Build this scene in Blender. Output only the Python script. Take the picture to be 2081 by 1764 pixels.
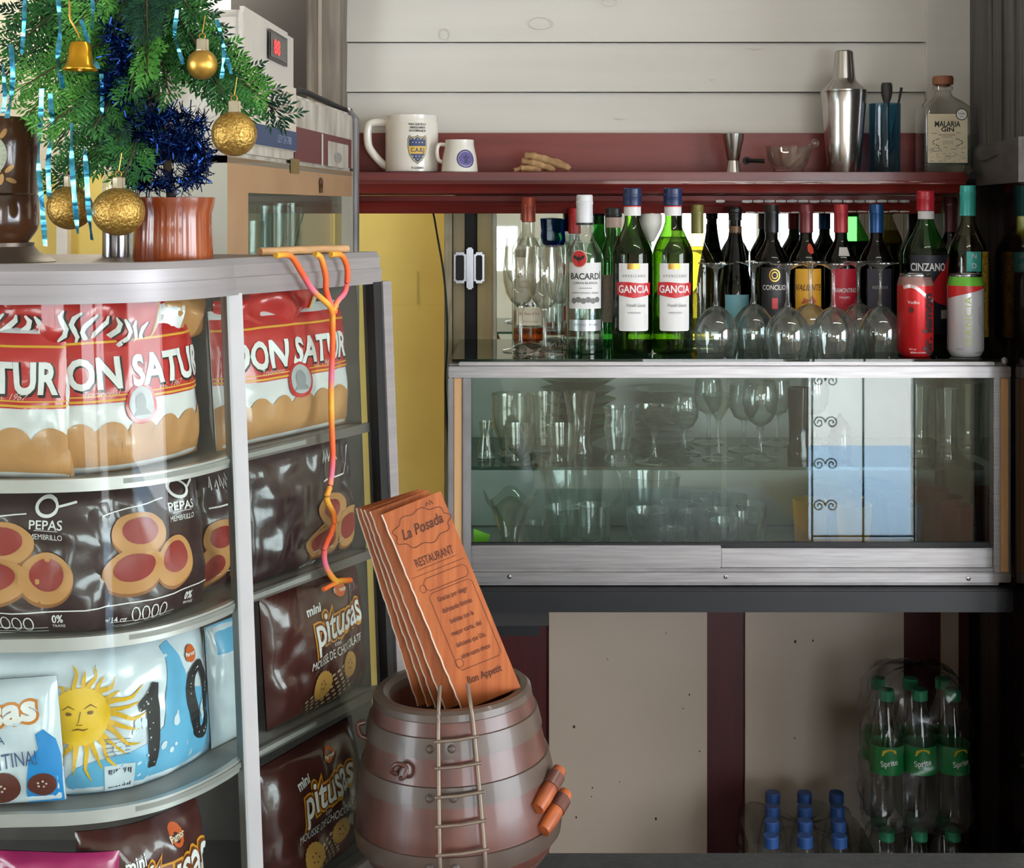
import bpy, bmesh, math, random
from mathutils import Vector, Matrix
from math import sin, cos, pi, radians, sqrt, atan2

for o in list(bpy.data.objects):
    bpy.data.objects.remove(o)
scene = bpy.context.scene
C = scene.collection
random.seed(7)

# ------------------------------------------------------------------ camera, sky, light, exposure
FPX, CX, CY, EYE = 2900.0, 1040.5, 420.0, 1.78      # focal length in pixels of the 2081x1764 frame, level camera
cam_d = bpy.data.cameras.new('camera')
cam = bpy.data.objects.new('camera', cam_d)
C.objects.link(cam)
cam.location = (0, 0, EYE)
cam.rotation_euler = (pi / 2, 0, 0)
cam_d.sensor_width = 36.0
cam_d.lens = FPX / 2081.0 * 36.0
cam_d.shift_y = -(882.0 - CY) / 2081.0
cam_d.clip_start = 0.05
scene.camera = cam

world = bpy.data.worlds.new('sky')
scene.world = world
world.use_nodes = True
wn = world.node_tree
wn.nodes['Background'].inputs[0].default_value = (0.86, 0.93, 1.0, 1)
wn.nodes['Background'].inputs[1].default_value = 13.0

def area(name, loc, rot, sx, sy, power, col=(1, 1, 1), portal=False):
    d = bpy.data.lights.new(name, 'AREA')
    d.shape = 'RECTANGLE'
    d.size, d.size_y, d.energy, d.color = sx, sy, power, col
    if portal:
        d.cycles.is_portal = True
    o = bpy.data.objects.new(name, d)
    C.objects.link(o)
    o.location, o.rotation_euler = loc, rot
    return o

# daylight enters by the big gate and the windows in the wall behind the camera and in the left wall
area('daylight_gate', (1.855, -2.42, 1.0), (pi / 2, 0, pi), .57, 2.0, 1, portal=True)
area('daylight_window', (1.07, -2.42, 1.35), (pi / 2, 0, pi), .76, .9, 1, portal=True)
area('daylight_rear_window', (-0.36, -2.42, 1.53), (pi / 2, 0, pi), .78, .26, 1, portal=True)
area('daylight_side', (-2.98, -0.2, 1.5), (pi / 2, 0, -pi / 2), 1.8, 1.5, 1, portal=True)
area('daylight_right', (2.58, 0.0, 1.6), (pi / 2, 0, pi / 2), 2.2, 1.5, 1, portal=True)

vs = scene.view_settings
vs.view_transform = 'Standard'
vs.look = 'None'
vs.gamma = 1.0
vs.use_curve_mapping = False
vs.exposure = 0.12
scene.cycles.transparent_max_bounces = 48
scene.cycles.max_bounces = 12
scene.cycles.diffuse_bounces = 4
scene.cycles.glossy_bounces = 6
scene.cycles.sample_clamp_indirect = 6.0
scene.cycles.caustics_reflective = False
scene.cycles.caustics_refractive = False

def W(px, py, D):                                     # layout helper: a point of the photo's frame at depth D
    return Vector(((px - CX) / FPX * D, D, EYE - (py - CY) / FPX * D))
def XP(px, D):
    return (px - CX) / FPX * D
def ZP(py, D):
    return EYE - (py - CY) / FPX * D

# ------------------------------------------------------------------ materials
def lin(c):
    r = []
    for v in c[:3]:
        v = v / 255.0
        r.append(v / 12.92 if v <= 0.04045 else ((v + 0.055) / 1.055) ** 2.4)
    return (r[0], r[1], r[2], 1.0)

MATS = {}
def mat(name, col, rough=0.5, metal=0.0, var=0.10, scale=25.0, stretch=(1, 1, 1), bump=0.0, coat=0.0, col2=None, lo=0.35, hi=0.65, spec=0.5, sheen=0.0, detail=4.0):
    """Principled material whose colour, and if asked relief, follows a noise in object space."""
    if name in MATS:
        return MATS[name]
    m = bpy.data.materials.new(name)
    m.use_nodes = True
    nt = m.node_tree
    b = nt.nodes['Principled BSDF']
    tc = nt.nodes.new('ShaderNodeTexCoord')
    mp = nt.nodes.new('ShaderNodeMapping')
    mp.inputs['Scale'].default_value = stretch
    nz = nt.nodes.new('ShaderNodeTexNoise')
    nz.inputs['Scale'].default_value = scale
    nz.inputs['Detail'].default_value = detail
    rp = nt.nodes.new('ShaderNodeValToRGB')
    c = lin(col)
    if col2 is None:
        d = 1.0 - var
        c2 = (c[0] * d, c[1] * d, c[2] * d, 1)
    else:
        c2 = lin(col2)
    rp.color_ramp.elements[0].position, rp.color_ramp.elements[0].color = lo, c2
    rp.color_ramp.elements[1].position, rp.color_ramp.elements[1].color = hi, c
    nt.links.new(tc.outputs['Object'], mp.inputs['Vector'])
    nt.links.new(mp.outputs[0], nz.inputs['Vector'])
    nt.links.new(nz.outputs['Fac'], rp.inputs[0])
    nt.links.new(rp.outputs[0], b.inputs['Base Color'])
    b.inputs['Roughness'].default_value = rough
    b.inputs['Metallic'].default_value = metal
    b.inputs['Specular IOR Level'].default_value = spec
    b.inputs['Coat Weight'].default_value = coat
    b.inputs['Coat Roughness'].default_value = 0.08
    if bump:
        bp = nt.nodes.new('ShaderNodeBump')
        bp.inputs['Strength'].default_value = bump
        bp.inputs['Distance'].default_value = 0.002
        nt.links.new(nz.outputs['Fac'], bp.inputs['Height'])
        nt.links.new(bp.outputs[0], b.inputs['Normal'])
    MATS[name] = m
    return m

def glass(name, tint=(235, 242, 240), edge=(120, 130, 128), ior=1.5, rough=0.01, body=0.0, gain=1.0):
    """Thin-walled glass: clear tinted transmission, Fresnel reflection, denser colour towards grazing angles."""
    if name in MATS:
        return MATS[name]
    m = bpy.data.materials.new(name)
    m.use_nodes = True
    nt = m.node_tree
    nt.nodes.remove(nt.nodes['Principled BSDF'])
    out = nt.nodes['Material Output']
    tr = nt.nodes.new('ShaderNodeBsdfTransparent')
    gl = nt.nodes.new('ShaderNodeBsdfGlossy')
    gl.inputs['Roughness'].default_value = rough
    gl.inputs['Color'].default_value = (1, 1, 1, 1)
    fr = nt.nodes.new('ShaderNodeFresnel')
    fr.inputs['IOR'].default_value = ior
    geo = nt.nodes.new('ShaderNodeNewGeometry')
    lw = nt.nodes.new('ShaderNodeLayerWeight')
    lw.inputs['Blend'].default_value = 0.35
    rp = nt.nodes.new('ShaderNodeValToRGB')
    rp.color_ramp.elements[0].position, rp.color_ramp.elements[0].color = 0.15, lin(tint)
    rp.color_ramp.elements[1].position, rp.color_ramp.elements[1].color = 0.95, lin(edge)
    nt.links.new(lw.outputs['Facing'], rp.inputs[0])
    nt.links.new(rp.outputs[0], tr.inputs['Color'])
    mx = nt.nodes.new('ShaderNodeMixShader')
    # the Fresnel node inverts the index on back faces; feed it a front-facing index so both walls reflect alike
    mi = nt.nodes.new('ShaderNodeMix')
    mi.data_type = 'FLOAT'
    mi.inputs[2].default_value = ior
    mi.inputs[3].default_value = 1.0 / ior
    nt.links.new(geo.outputs['Backfacing'], mi.inputs[0])
    nt.links.new(mi.outputs[0], fr.inputs['IOR'])
    ml = nt.nodes.new('ShaderNodeMath')
    ml.operation = 'MULTIPLY'
    ml.use_clamp = True
    ml.inputs[1].default_value = gain
    nt.links.new(fr.outputs[0], ml.inputs[0])
    nt.links.new(ml.outputs[0], mx.inputs[0])
    nt.links.new(tr.outputs[0], mx.inputs[1])
    nt.links.new(gl.outputs[0], mx.inputs[2])
    last = mx
    if body > 0:
        df = nt.nodes.new('ShaderNodeBsdfTranslucent')
        df.inputs['Color'].default_value = lin(tint)
        m2 = nt.nodes.new('ShaderNodeMixShader')
        m2.inputs[0].default_value = body
        nt.links.new(mx.outputs[0], m2.inputs[1])
        nt.links.new(df.outputs[0], m2.inputs[2])
        last = m2
    nt.links.new(last.outputs[0], out.inputs['Surface'])
    MATS[name] = m
    return m

def mirror(name, tint, rough, mixdiff=0.0, diff=(20, 20, 20)):
    if name in MATS:
        return MATS[name]
    m = bpy.data.materials.new(name)
    m.use_nodes = True
    nt = m.node_tree
    nt.nodes.remove(nt.nodes['Principled BSDF'])
    g = nt.nodes.new('ShaderNodeBsdfGlossy')
    g.inputs['Roughness'].default_value = rough
    tc = nt.nodes.new('ShaderNodeTexCoord')
    nz = nt.nodes.new('ShaderNodeTexNoise')
    nz.inputs['Scale'].default_value = 9
    rp = nt.nodes.new('ShaderNodeValToRGB')
    c = lin(tint)
    rp.color_ramp.elements[0].position, rp.color_ramp.elements[0].color = 0.3, (c[0] * .9, c[1] * .9, c[2] * .9, 1)
    rp.color_ramp.elements[1].position, rp.color_ramp.elements[1].color = 0.6, c
    nt.links.new(tc.outputs['Object'], nz.inputs['Vector'])
    nt.links.new(nz.outputs['Fac'], rp.inputs[0])
    nt.links.new(rp.outputs[0], g.inputs['Color'])
    d = nt.nodes.new('ShaderNodeBsdfDiffuse')
    d.inputs['Color'].default_value = lin(diff)
    mx = nt.nodes.new('ShaderNodeMixShader')
    mx.inputs[0].default_value = mixdiff
    nt.links.new(g.outputs[0], mx.inputs[1])
    nt.links.new(d.outputs[0], mx.inputs[2])
    nt.links.new(mx.outputs[0], nt.nodes['Material Output'].inputs['Surface'])
    MATS[name] = m
    return m

def ink(col, rough=0.5, metal=0.0):                   # printing ink and plain paint
    return mat('ink_%d_%d_%d_%d' % (col[0], col[1], col[2], int(rough * 100)), col, rough, metal, var=0.06, scale=60)

ALU = mat('brushed_aluminium', (176, 172, 170), 0.36, 0.8, var=0.25, scale=14, stretch=(1, 1, 30), bump=0.05)
ALU_L = mat('brushed_aluminium_long', (166, 161, 160), 0.36, 0.8, var=0.22, scale=10, stretch=(1, 20, 20), bump=0.04)
ALU_D = mat('dull_aluminium', (150, 146, 146), 0.45, 0.7, var=0.25, scale=12)
BLACK = mat('black_paint', (22, 22, 26), 0.45, var=0.3, scale=18, bump=0.1)
RUBBER = mat('black_rubber', (18, 18, 20), 0.6)
PINE = mat('varnished_pine', (206, 160, 112), 0.45, var=0.15, scale=6, stretch=(6, 6, .6))
REDWOOD = mat('red_varnished_wood', (112, 34, 28), 0.33, col2=(84, 22, 20), scale=5, stretch=(.5, 8, 8), bump=0.12, coat=0.25)
REDDARK = mat('dark_red_wood', (76, 16, 20), 0.5, var=0.25, scale=6, stretch=(8, 8, .6))
WHITEWOOD = mat('white_painted_board', (206, 201, 192), 0.45, var=0.05, scale=4, stretch=(.4, 6, 6), bump=0.10)
CREAM = mat('cream_panel', (184, 168, 152), 0.5, var=0.07, scale=3)
YELLOW = mat('yellow_plaster', (238, 212, 116), 0.7, col2=(222, 192, 102), scale=3, bump=0.08)
BEIGE = mat('beige_post_paint', (176, 158, 126), 0.55, var=0.18, scale=9, stretch=(4, 4, .8), bump=0.1)
CHROME = mat('chrome', (150, 150, 154), 0.2, 1.0, var=0.05)
STEEL = mat('brushed_steel', (205, 200, 196), 0.2, 1.0, var=0.1, scale=30, stretch=(1, 1, .05))
CLEAR = glass('clear_glass', (250, 253, 252), (206, 214, 211), 1.5, gain=1.9, body=.10)
CLEARW = glass('clear_warm_glass', (251, 251, 248), (214, 211, 204), 1.5, gain=1.8, body=.05)
PANE = glass('window_pane', (244, 248, 246), (206, 220, 214), 1.5, gain=1.1)
SHELFGL = glass('greenish_shelf_glass', (214, 232, 224), (40, 96, 84), 1.5)
GREENG = glass('green_bottle_glass', (136, 168, 84), (44, 84, 36), 1.5, body=0.12)
GREENB = glass('bright_green_glass', (140, 226, 136), (40, 120, 56), 1.5, body=0.10)
DARKG = glass('dark_wine_glass', (34, 36, 26), (8, 9, 8), 1.5, body=0.15)
PALEG = glass('pale_straw_glass', (220, 216, 170), (130, 122, 70), 1.5, body=0.06)
AMBER = glass('amber_liquor', (226, 150, 40), (150, 80, 12), 1.33, body=0.12)
SMOKE = glass('smoked_glass', (120, 122, 122), (30, 32, 34), 1.5)
WATER = glass('clear_liquid', (236, 244, 240), (200, 215, 208), 1.33)

# ------------------------------------------------------------------ objects and meshes
def tag(o, label=None, cat=None, group=None, kind=None):
    if label: o['label'] = label
    if cat: o['category'] = cat
    if group: o['group'] = group
    if kind: o['kind'] = kind
    return o

def thing(name, label, cat, loc=(0, 0, 0), group=None, rot=None):
    o = bpy.data.objects.new(name, None)
    C.objects.link(o)
    o.location = loc
    o.empty_display_size = 0.02
    if rot: o.rotation_euler = rot
    return tag(o, label, cat, group)

def obj(name, me, m, parent=None, loc=None, label=None, rot=None):
    o = bpy.data.objects.new(name, me)
    C.objects.link(o)
    if m is not None and len(me.materials) == 0:
        me.materials.append(m)
    if parent is not None:
        o.parent = parent
    if loc is not None: o.location = loc
    if rot is not None: o.rotation_euler = rot
    if label: o['label'] = label
    return o

def dup(root, loc, label=None, group=None, rotz=None):
    r = root.copy(); C.objects.link(r); r.location = loc
    if rotz is not None: r.rotation_euler[2] = rotz
    if label: r['label'] = label
    if group: r['group'] = group
    for ch in list(root.children):
        c = ch.copy(); C.objects.link(c); c.parent = r
        for g in list(ch.children):
            d = g.copy(); C.objects.link(d); d.parent = c
    return r

def finish(me, smooth=True, angle=40):
    if smooth:
        for p in me.polygons: p.use_smooth = True
        try: me.set_sharp_from_angle(angle=radians(angle))
        except Exception: pass
    me.update()
    return me

def bm_mesh(bm, smooth=False, angle=40):
    me = bpy.data.meshes.new('mesh')
    bmesh.ops.recalc_face_normals(bm, faces=bm.faces[:])
    bm.to_mesh(me); bm.free()
    return finish(me, smooth, angle)

def mesh(verts, faces, smooth=False, angle=40, recalc=True):
    me = bpy.data.meshes.new('mesh')
    me.from_pydata([tuple(v) for v in verts], [], faces)
    if recalc:
        bm = bmesh.new(); bm.from_mesh(me)
        bmesh.ops.recalc_face_normals(bm, faces=bm.faces[:])
        bm.to_mesh(me); bm.free()
    return finish(me, smooth, angle)

def box(x0, x1, y0, y1, z0, z1, bev=0.0):
    bm = bmesh.new()
    bmesh.ops.create_cube(bm, size=1.0)
    for v in bm.verts:
        v.co = Vector(((x0 + x1) / 2 + v.co.x * (x1 - x0), (y0 + y1) / 2 + v.co.y * (y1 - y0), (z0 + z1) / 2 + v.co.z * (z1 - z0)))
    if bev > 0:
        bmesh.ops.bevel(bm, geom=bm.edges[:], offset=bev, segments=2, affect='EDGES', clamp_overlap=True)
        return bm_mesh(bm, True, 30)
    return bm_mesh(bm)

def lathe(prof, n=36, smooth=True, angle=35, flute=0.0, nfl=0):
    """Revolve (radius, height) points about z; points on the axis are welded."""
    verts, faces, rings = [], [], []
    for r, z in prof:
        if r < 1e-5:
            rings.append([len(verts)]); verts.append((0, 0, z))
        else:
            st = len(verts)
            for i in range(n):
                a = 2 * pi * i / n
                rr = r * (1 + flute * cos(nfl * a)) if flute else r
                verts.append((rr * sin(a), -rr * cos(a), z))
            rings.append(list(range(st, st + n)))
    for a, b in zip(rings, rings[1:]):
        if len(a) == 1 and len(b) == 1: continue
        for i in range(n):
            j = (i + 1) % n
            if len(a) == 1: faces.append((a[0], b[j], b[i]))
            elif len(b) == 1: faces.append((a[i], a[j], b[0]))
            else: faces.append((a[i], a[j], b[j], b[i]))
    return mesh(verts, faces, smooth, angle)

def tube(pts, r, n=8, closed=False, caps=True, uvlen=False):
    pts = [Vector(p) for p in pts]
    rs = r if isinstance(r, (list, tuple)) else [r] * len(pts)
    verts, faces = [], []
    up = Vector((0.13, 0.21, 0.97)).normalized()
    N = len(pts)
    for i, p in enumerate(pts):
        t = (pts[(i + 1) % N] - pts[i - 1]) if closed else (pts[min(i + 1, N - 1)] - pts[max(i - 1, 0)])
        if t.length < 1e-9: t = Vector((0, 0, 1))
        t.normalize()
        s = t.cross(up)
        if s.length < 0.05: s = t.cross(Vector((1, 0, 0)))
        s.normalize()
        w = s.cross(t)
        for k in range(n):
            a = 2 * pi * k / n
            verts.append(p + (s * cos(a) + w * sin(a)) * rs[i])
    M = N if closed else N - 1
    for i in range(M):
        for k in range(n):
            a, b = i * n, ((i + 1) % N) * n
            faces.append((a + k, a + (k + 1) % n, b + (k + 1) % n, b + k))
    if caps and not closed:
        faces.append(tuple(range(n))); faces.append(tuple(range((N - 1) * n, N * n)))
    me = mesh(verts, faces, True, 50)
    if uvlen:
        L = [0.0]
        for a, b in zip(pts, pts[1:]): L.append(L[-1] + (b - a).length)
        at = me.attributes.new('along', 'FLOAT', 'POINT')
        for i in range(len(verts)): at.data[i].value = L[min(i // n, N - 1)]
    return me

def spline(pts, k=6):
    P = [Vector(p) for p in pts]
    P = [P[0] * 2 - P[1]] + P + [P[-1] * 2 - P[-2]]
    out = []
    for i in range(1, len(P) - 2):
        for j in range(k):
            t = j / k
            a, b, c, d = P[i - 1], P[i], P[i + 1], P[i + 2]
            out.append(0.5 * ((2 * b) + (c - a) * t + (2 * a - 5 * b + 4 * c - d) * t * t + (3 * b - a - 3 * c + d) * t ** 3))
    out.append(P[-2])
    return out

def prism(poly, z0, z1, bev=0.0):
    bm = bmesh.new()
    lo = [bm.verts.new((x, y, z0)) for x, y in poly]
    hi = [bm.verts.new((x, y, z1)) for x, y in poly]
    bm.faces.new(lo); bm.faces.new(hi)
    n = len(poly)
    for i in range(n): bm.faces.new((lo[i], lo[(i + 1) % n], hi[(i + 1) % n], hi[i]))
    if bev:
        bmesh.ops.recalc_face_normals(bm, faces=bm.faces[:])
        bmesh.ops.bevel(bm, geom=bm.edges[:], offset=bev, segments=2, affect='EDGES', clamp_overlap=True)
        return bm_mesh(bm, True, 30)
    return bm_mesh(bm)

def sweep(path, prof, closed=False):
    """Sweep an (out, z) profile polygon along a plan path of (x, y); 'out' is to the right of travel."""
    n, N = len(prof), len(path)
    verts, faces = [], []
    for i in range(N):
        a, b = Vector(path[max(i - 1, 0)]), Vector(path[min(i + 1, N - 1)])
        t = (b - a).normalized()
        nrm = Vector((t.y, -t.x))
        for o_, z in prof:
            verts.append((path[i][0] + nrm.x * o_, path[i][1] + nrm.y * o_, z))
    for i in range(N - 1):
        for k in range(n):
            faces.append((i * n + k, i * n + (k + 1) % n, (i + 1) * n + (k + 1) % n, (i + 1) * n + k))
    faces.append(tuple(range(n))); faces.append(tuple(range((N - 1) * n, N * n)))
    return mesh(verts, faces, True, 30)

# ------------------------------------------------------------------ flat print: 2D shapes laid onto surfaces
class Shape:
    def __init__(s): s.v, s.f = [], []
    def poly(s, pts):
        k = len(s.v); s.v += [tuple(p) for p in pts]; s.f.append(tuple(range(k, k + len(pts)))); return s
    def rect(s, x0, y0, x1, y1): return s.poly([(x0, y0), (x1, y0), (x1, y1), (x0, y1)])
    def ell(s, cx, cy, a, b=None, n=24, rot=0):
        b = a if b is None else b
        return s.poly([(cx + a * cos(t) * cos(rot) - b * sin(t) * sin(rot), cy + a * cos(t) * sin(rot) + b * sin(t) * cos(rot)) for t in [2 * pi * i / n for i in range(n)]])
    def ring(s, cx, cy, a, b, w, n=28):
        for i in range(n):
            t, u = 2 * pi * i / n, 2 * pi * (i + 1) / n
            s.poly([(cx + a * cos(t), cy + b * sin(t)), (cx + a * cos(u), cy + b * sin(u)), (cx + (a - w) * cos(u), cy + (b - w) * sin(u)), (cx + (a - w) * cos(t), cy + (b - w) * sin(t))])
        return s
    def line(s, pts, w):
        P = [Vector(p) for p in pts]
        L = []
        for i in range(len(P)):
            t = (P[min(i + 1, len(P) - 1)] - P[max(i - 1, 0)])
            t = t.normalized() if t.length > 1e-9 else Vector((1, 0))
            ww = w[i] if isinstance(w, (list, tuple)) else w
            L.append((P[i] + Vector((-t.y, t.x)) * ww / 2, P[i] - Vector((-t.y, t.x)) * ww / 2))
        for (a, b), (c, d) in zip(L, L[1:]): s.poly([b, d, c, a])
        return s
    def text(s, body, cx, cy, h, w=None, rot=0.0, bold=0.0, shear=0.0, wave=None, align='C'):
        """Letters of capital height h centred on (cx, cy); w squeezes them to that width."""
        V, F, tw = text_geom(body, bold, shear)
        kx = (w / tw) if w else h / 0.70
        ky = h / 0.70
        k = len(s.v)
        x0 = cx - (tw * kx / 2 if align == 'C' else 0)
        for x, y in V:
            X, Y = x0 + x * kx - cx, (y - 0.35) * ky
            if wave: Y += wave(X)
            s.v.append((cx + X * cos(rot) - Y * sin(rot), cy + X * sin(rot) + Y * cos(rot)))
        s.f += [tuple(i + k for i in f) for f in F]
        return s

_TX = {}
def text_geom(body, bold=0.0, shear=0.0):
    key = (body, bold, shear)
    if key in _TX: return _TX[key]
    cu = bpy.data.curves.new('t', 'FONT')
    cu.body, cu.size, cu.shear, cu.offset = body, 1.0, shear, bold
    cu.resolution_u = 3
    o = bpy.data.objects.new('t', cu)
    C.objects.link(o)
    me = bpy.data.meshes.new_from_object(o.evaluated_get(bpy.context.evaluated_depsgraph_get()))
    V = [(v.co.x, v.co.y) for v in me.vertices]
    F = [tuple(p.vertices) for p in me.polygons]
    bpy.data.objects.remove(o); bpy.data.curves.remove(cu); bpy.data.meshes.remove(me)
    if not V: V, F = [(0, 0), (.1, 0), (0, .1)], [(0, 1, 2)]
    x0 = min(v[0] for v in V); x1 = max(v[0] for v in V)
    V = [(x - x0, y) for x, y in V]
    _TX[key] = (V, F, max(x1 - x0, 0.05))
    return _TX[key]

def decal(name, shape, fn, m, parent, off=0.0005, cell=None, label=None, smooth=True):
    bm = bmesh.new()
    vs_ = [bm.verts.new((x, y, 0)) for x, y in shape.v]
    for f in shape.f:
        try: bm.faces.new([vs_[i] for i in f])
        except ValueError: pass
    if cell:
        for ax in (0, 1):
            lo = min(v.co[ax] for v in bm.verts); hi = max(v.co[ax] for v in bm.verts)
            q = math.floor(lo / cell) * cell + cell
            while q < hi - 1e-7:
                no = Vector((0, 0, 0)); no[ax] = 1
                co = Vector((0, 0, 0)); co[ax] = q
                bmesh.ops.bisect_plane(bm, geom=bm.verts[:] + bm.edges[:] + bm.faces[:], plane_co=co, plane_no=no, dist=1e-7)
                q += cell
    for f in bm.faces:
        f.normal_update()
        if f.normal.z < 0: f.normal_flip()
    big = [f for f in bm.faces if len(f.verts) > 4]
    if big: bmesh.ops.triangulate(bm, faces=big)
    for v in bm.verts: v.co = Vector(fn(v.co.x, v.co.y, off))
    me = bpy.data.meshes.new('print')
    bm.to_mesh(me); bm.free()
    finish(me, smooth, 60)
    return obj(name, me, m, parent, label=label)

def cyl(r, a0=0.0):                                   # wrap round an upright cylinder, print centre facing the camera side
    return lambda u, v, o: ((r + o) * sin(u / r + a0), -(r + o) * cos(u / r + a0), v)
def rev(prof, rn, a0=0.0):                            # wrap round a turned body
    P = sorted([(z, r) for r, z in prof])
    def R(v):
        if v <= P[0][0]: return P[0][1]
        for (z0, r0), (z1, r1) in zip(P, P[1:]):
            if z0 <= v <= z1 and z1 > z0: return r0 + (r1 - r0) * (v - z0) / (z1 - z0)
        return P[-1][1]
    return lambda u, v, o: ((R(v) + o) * sin(u / rn + a0), -(R(v) + o) * cos(u / rn + a0), v)
def flat(origin, ux, uy):
    origin, ux, uy = Vector(origin), Vector(ux).normalized(), Vector(uy).normalized()
    nn = ux.cross(uy)
    return lambda u, v, o: origin + ux * u + uy * v + nn * o

# ------------------------------------------------------------------ the room
def struct(name, me, m, label=None, parent=None):
    o = obj(name, me, m, parent)
    if parent is None: tag(o, label, None, None, 'structure')
    return o

FLOORM = mat('floor_tiles_dark', (96, 84, 76), 0.5, var=0.2, scale=4)
CEILM = mat('ceiling_boards', (214, 206, 192), 0.6, var=0.08, scale=4)
PLASTER = mat('pale_plaster', (224, 212, 190), 0.75, var=0.08, scale=5)
DARKOPENING = mat('dark_opening_brown', (38, 32, 30), 0.6, var=0.2, scale=5)
GREYPOST = mat('weathered_grey_post', (132, 122, 110), 0.7, col2=(104, 94, 84), scale=8, stretch=(6, 6, .6), bump=0.3)
PATIO = mat('patio_concrete', (176, 178, 176), 0.8, var=0.1, scale=3)

struct('floor', box(-3.0, 2.6, -2.5, 3.5, -0.05, 0.0), FLOORM, 'dark tiled floor of the bar room')
struct('ceiling', box(-3.0, 2.6, -2.5, 3.5, 2.8, 2.86), CEILM, 'pale boarded ceiling of the bar room')
g = struct('ground', box(-9, 9, -13, -5.6, -0.12, -0.04), mat('painted_sunlit_ground', (244, 240, 232), .9, var=.05), 'ground beyond the terrace, sunlight painted into its very pale colour')  # near-white colour stands in for sun falling on the far ground
struct('ground_terrace', box(-9, 9, -5.6, -2.5, -0.10, -0.02), mat('terrace_tiles', (150, 176, 198), .6, var=.08, scale=2), 'blue grey tiled terrace outside the gate')
struct('ground_side', box(-9, -3.05, -2.5, 4, -0.10, -0.02), PATIO, 'pale concrete yard outside the side windows')
struct('ground_right', box(2.75, 9, -2.5, 4, -0.10, -0.02), PATIO, 'pale concrete yard outside the end wall window')

def holed_wall(name, label, m, length, height, holes, place):
    """A 0.1 m thick wall cut into boxes round rectangular openings (a0, a1, z0, z1)."""
    root = bpy.data.objects.new(name, None); C.objects.link(root)
    tag(root, label, None, None, 'structure')
    xs = sorted({length[0], length[1]} | {h[0] for h in holes} | {h[1] for h in holes})
    for a, b in zip(xs, xs[1:]):
        zz = [0.0]
        for h in sorted(holes, key=lambda h: h[2]):
            if h[0] <= a + 1e-6 and h[1] >= b - 1e-6: zz += [h[2], h[3]]
        zz.append(height)
        for z0, z1 in zip(zz[::2], zz[1::2]):
            if z1 - z0 > 1e-4: obj('wall_section', place(a, b, z0, z1), m, root)
    return root
holed_wall('wall_front', 'pale plastered wall with gate and window openings', PLASTER, (-3.0, 2.6), 2.8, [(1.57, 2.14, 0.0, 2.0), (.69, 1.45, .9, 1.8), (-.75, 0.03, 1.40, 1.66)], lambda a, b, z0, z1: box(a, b, -2.5, -2.4, z0, z1))
holed_wall('wall_side', 'pale plastered side wall with a long window opening', PLASTER, (-2.5, 3.5), 2.8, [(-1.1, .7, 0.75, 2.25)], lambda a, b, z0, z1: box(-3.1, -3.0, a, b, z0, z1))
holed_wall('wall_end', 'pale plastered end wall with a long window opening', PLASTER, (-2.5, 2.44), 2.8, [(-1.1, 1.1, .85, 2.35)], lambda a, b, z0, z1: box(2.6, 2.7, a, b, z0, z1))

# wrought iron gate with scrolls in the opening behind the camera (seen in the mirror and the glass)
IRON = mat('wrought_iron', (40, 38, 40), 0.5, 0.4)
gate = thing('iron_gate', 'open-work wrought iron gate with scrolls in the doorway', 'gate', (1.855, -2.38, 0))
for x in (-0.27, 0.0, 0.27):
    obj('upright', tube([(x, 0, 0.0), (x, 0, 1.98)], 0.006, 6), IRON, gate)
for z in (0.04, 1.1, 1.96):
    obj('crossbar', tube([(-0.27, 0, z), (0.27, 0, z)], 0.006, 6), IRON, gate)
def scroll(cx, cz, s, flip, turns=1.6):
    pts = []
    for i in range(26):
        t = i / 25
        a = t * turns * 2 * pi
        r = s * (1 - 0.85 * t)
        pts.append((cx + flip * (r * cos(a) - s), 0.0, cz + r * sin(a)))
    return pts
for x in (-0.2, ):
    for z in (.2, .42, .64, .86, 1.25, 1.5, 1.75):
        for f in (-1, 1):
            obj('scroll', tube(scroll(x + f * 0.0, z, 0.034, f), 0.004, 5), IRON, gate)
frame = thing('window_grille', 'iron grille of plain bars in the rear window', 'grille', (-0.36, -2.38, 1.40))
for x in (-0.33, -0.11, 0.11, 0.33):
    obj('bar', tube([(x, 0, 0.0), (x, 0, .26)], 0.005, 6), IRON, frame)
obj('crossbar', tube([(-0.33, 0, 0.13), (0.33, 0, 0.13)], 0.005, 6), IRON, frame)

BACK = 3.05
# white lapped boards above the red shelf
wb = bpy.data.objects.new('wall_back', None); C.objects.link(wb)
tag(wb, 'white painted wall of wide lapped boards above the red shelf', None, None, 'structure')
xl, xr = XP(697, BACK), XP(1876, BACK)
z = ZP(290, BACK)
edges_z = [ZP(300, BACK), ZP(189, BACK), ZP(88, BACK), ZP(-14, BACK), ZP(-116, BACK), ZP(-218, BACK), ZP(-320, BACK), 2.8]
for z0, z1 in zip(edges_z, edges_z[1:]):
    me = mesh([(xl, BACK - .022, z0 + .001), (xr, BACK - .022, z0 + .001), (xr, BACK - .008, z1 - .0005), (xl, BACK - .008, z1 - .0005),
               (xl, BACK + .03, z0 + .0025), (xr, BACK + .03, z0 + .0025), (xr, BACK + .03, z1 - .0015), (xl, BACK + .03, z1 - .0015)],
              [(0, 1, 2, 3), (4, 7, 6, 5), (0, 4, 5, 1), (3, 2, 6, 7), (0, 3, 7, 4), (1, 5, 6, 2)])
    obj('board', me, WHITEWOOD, wb)
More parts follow.
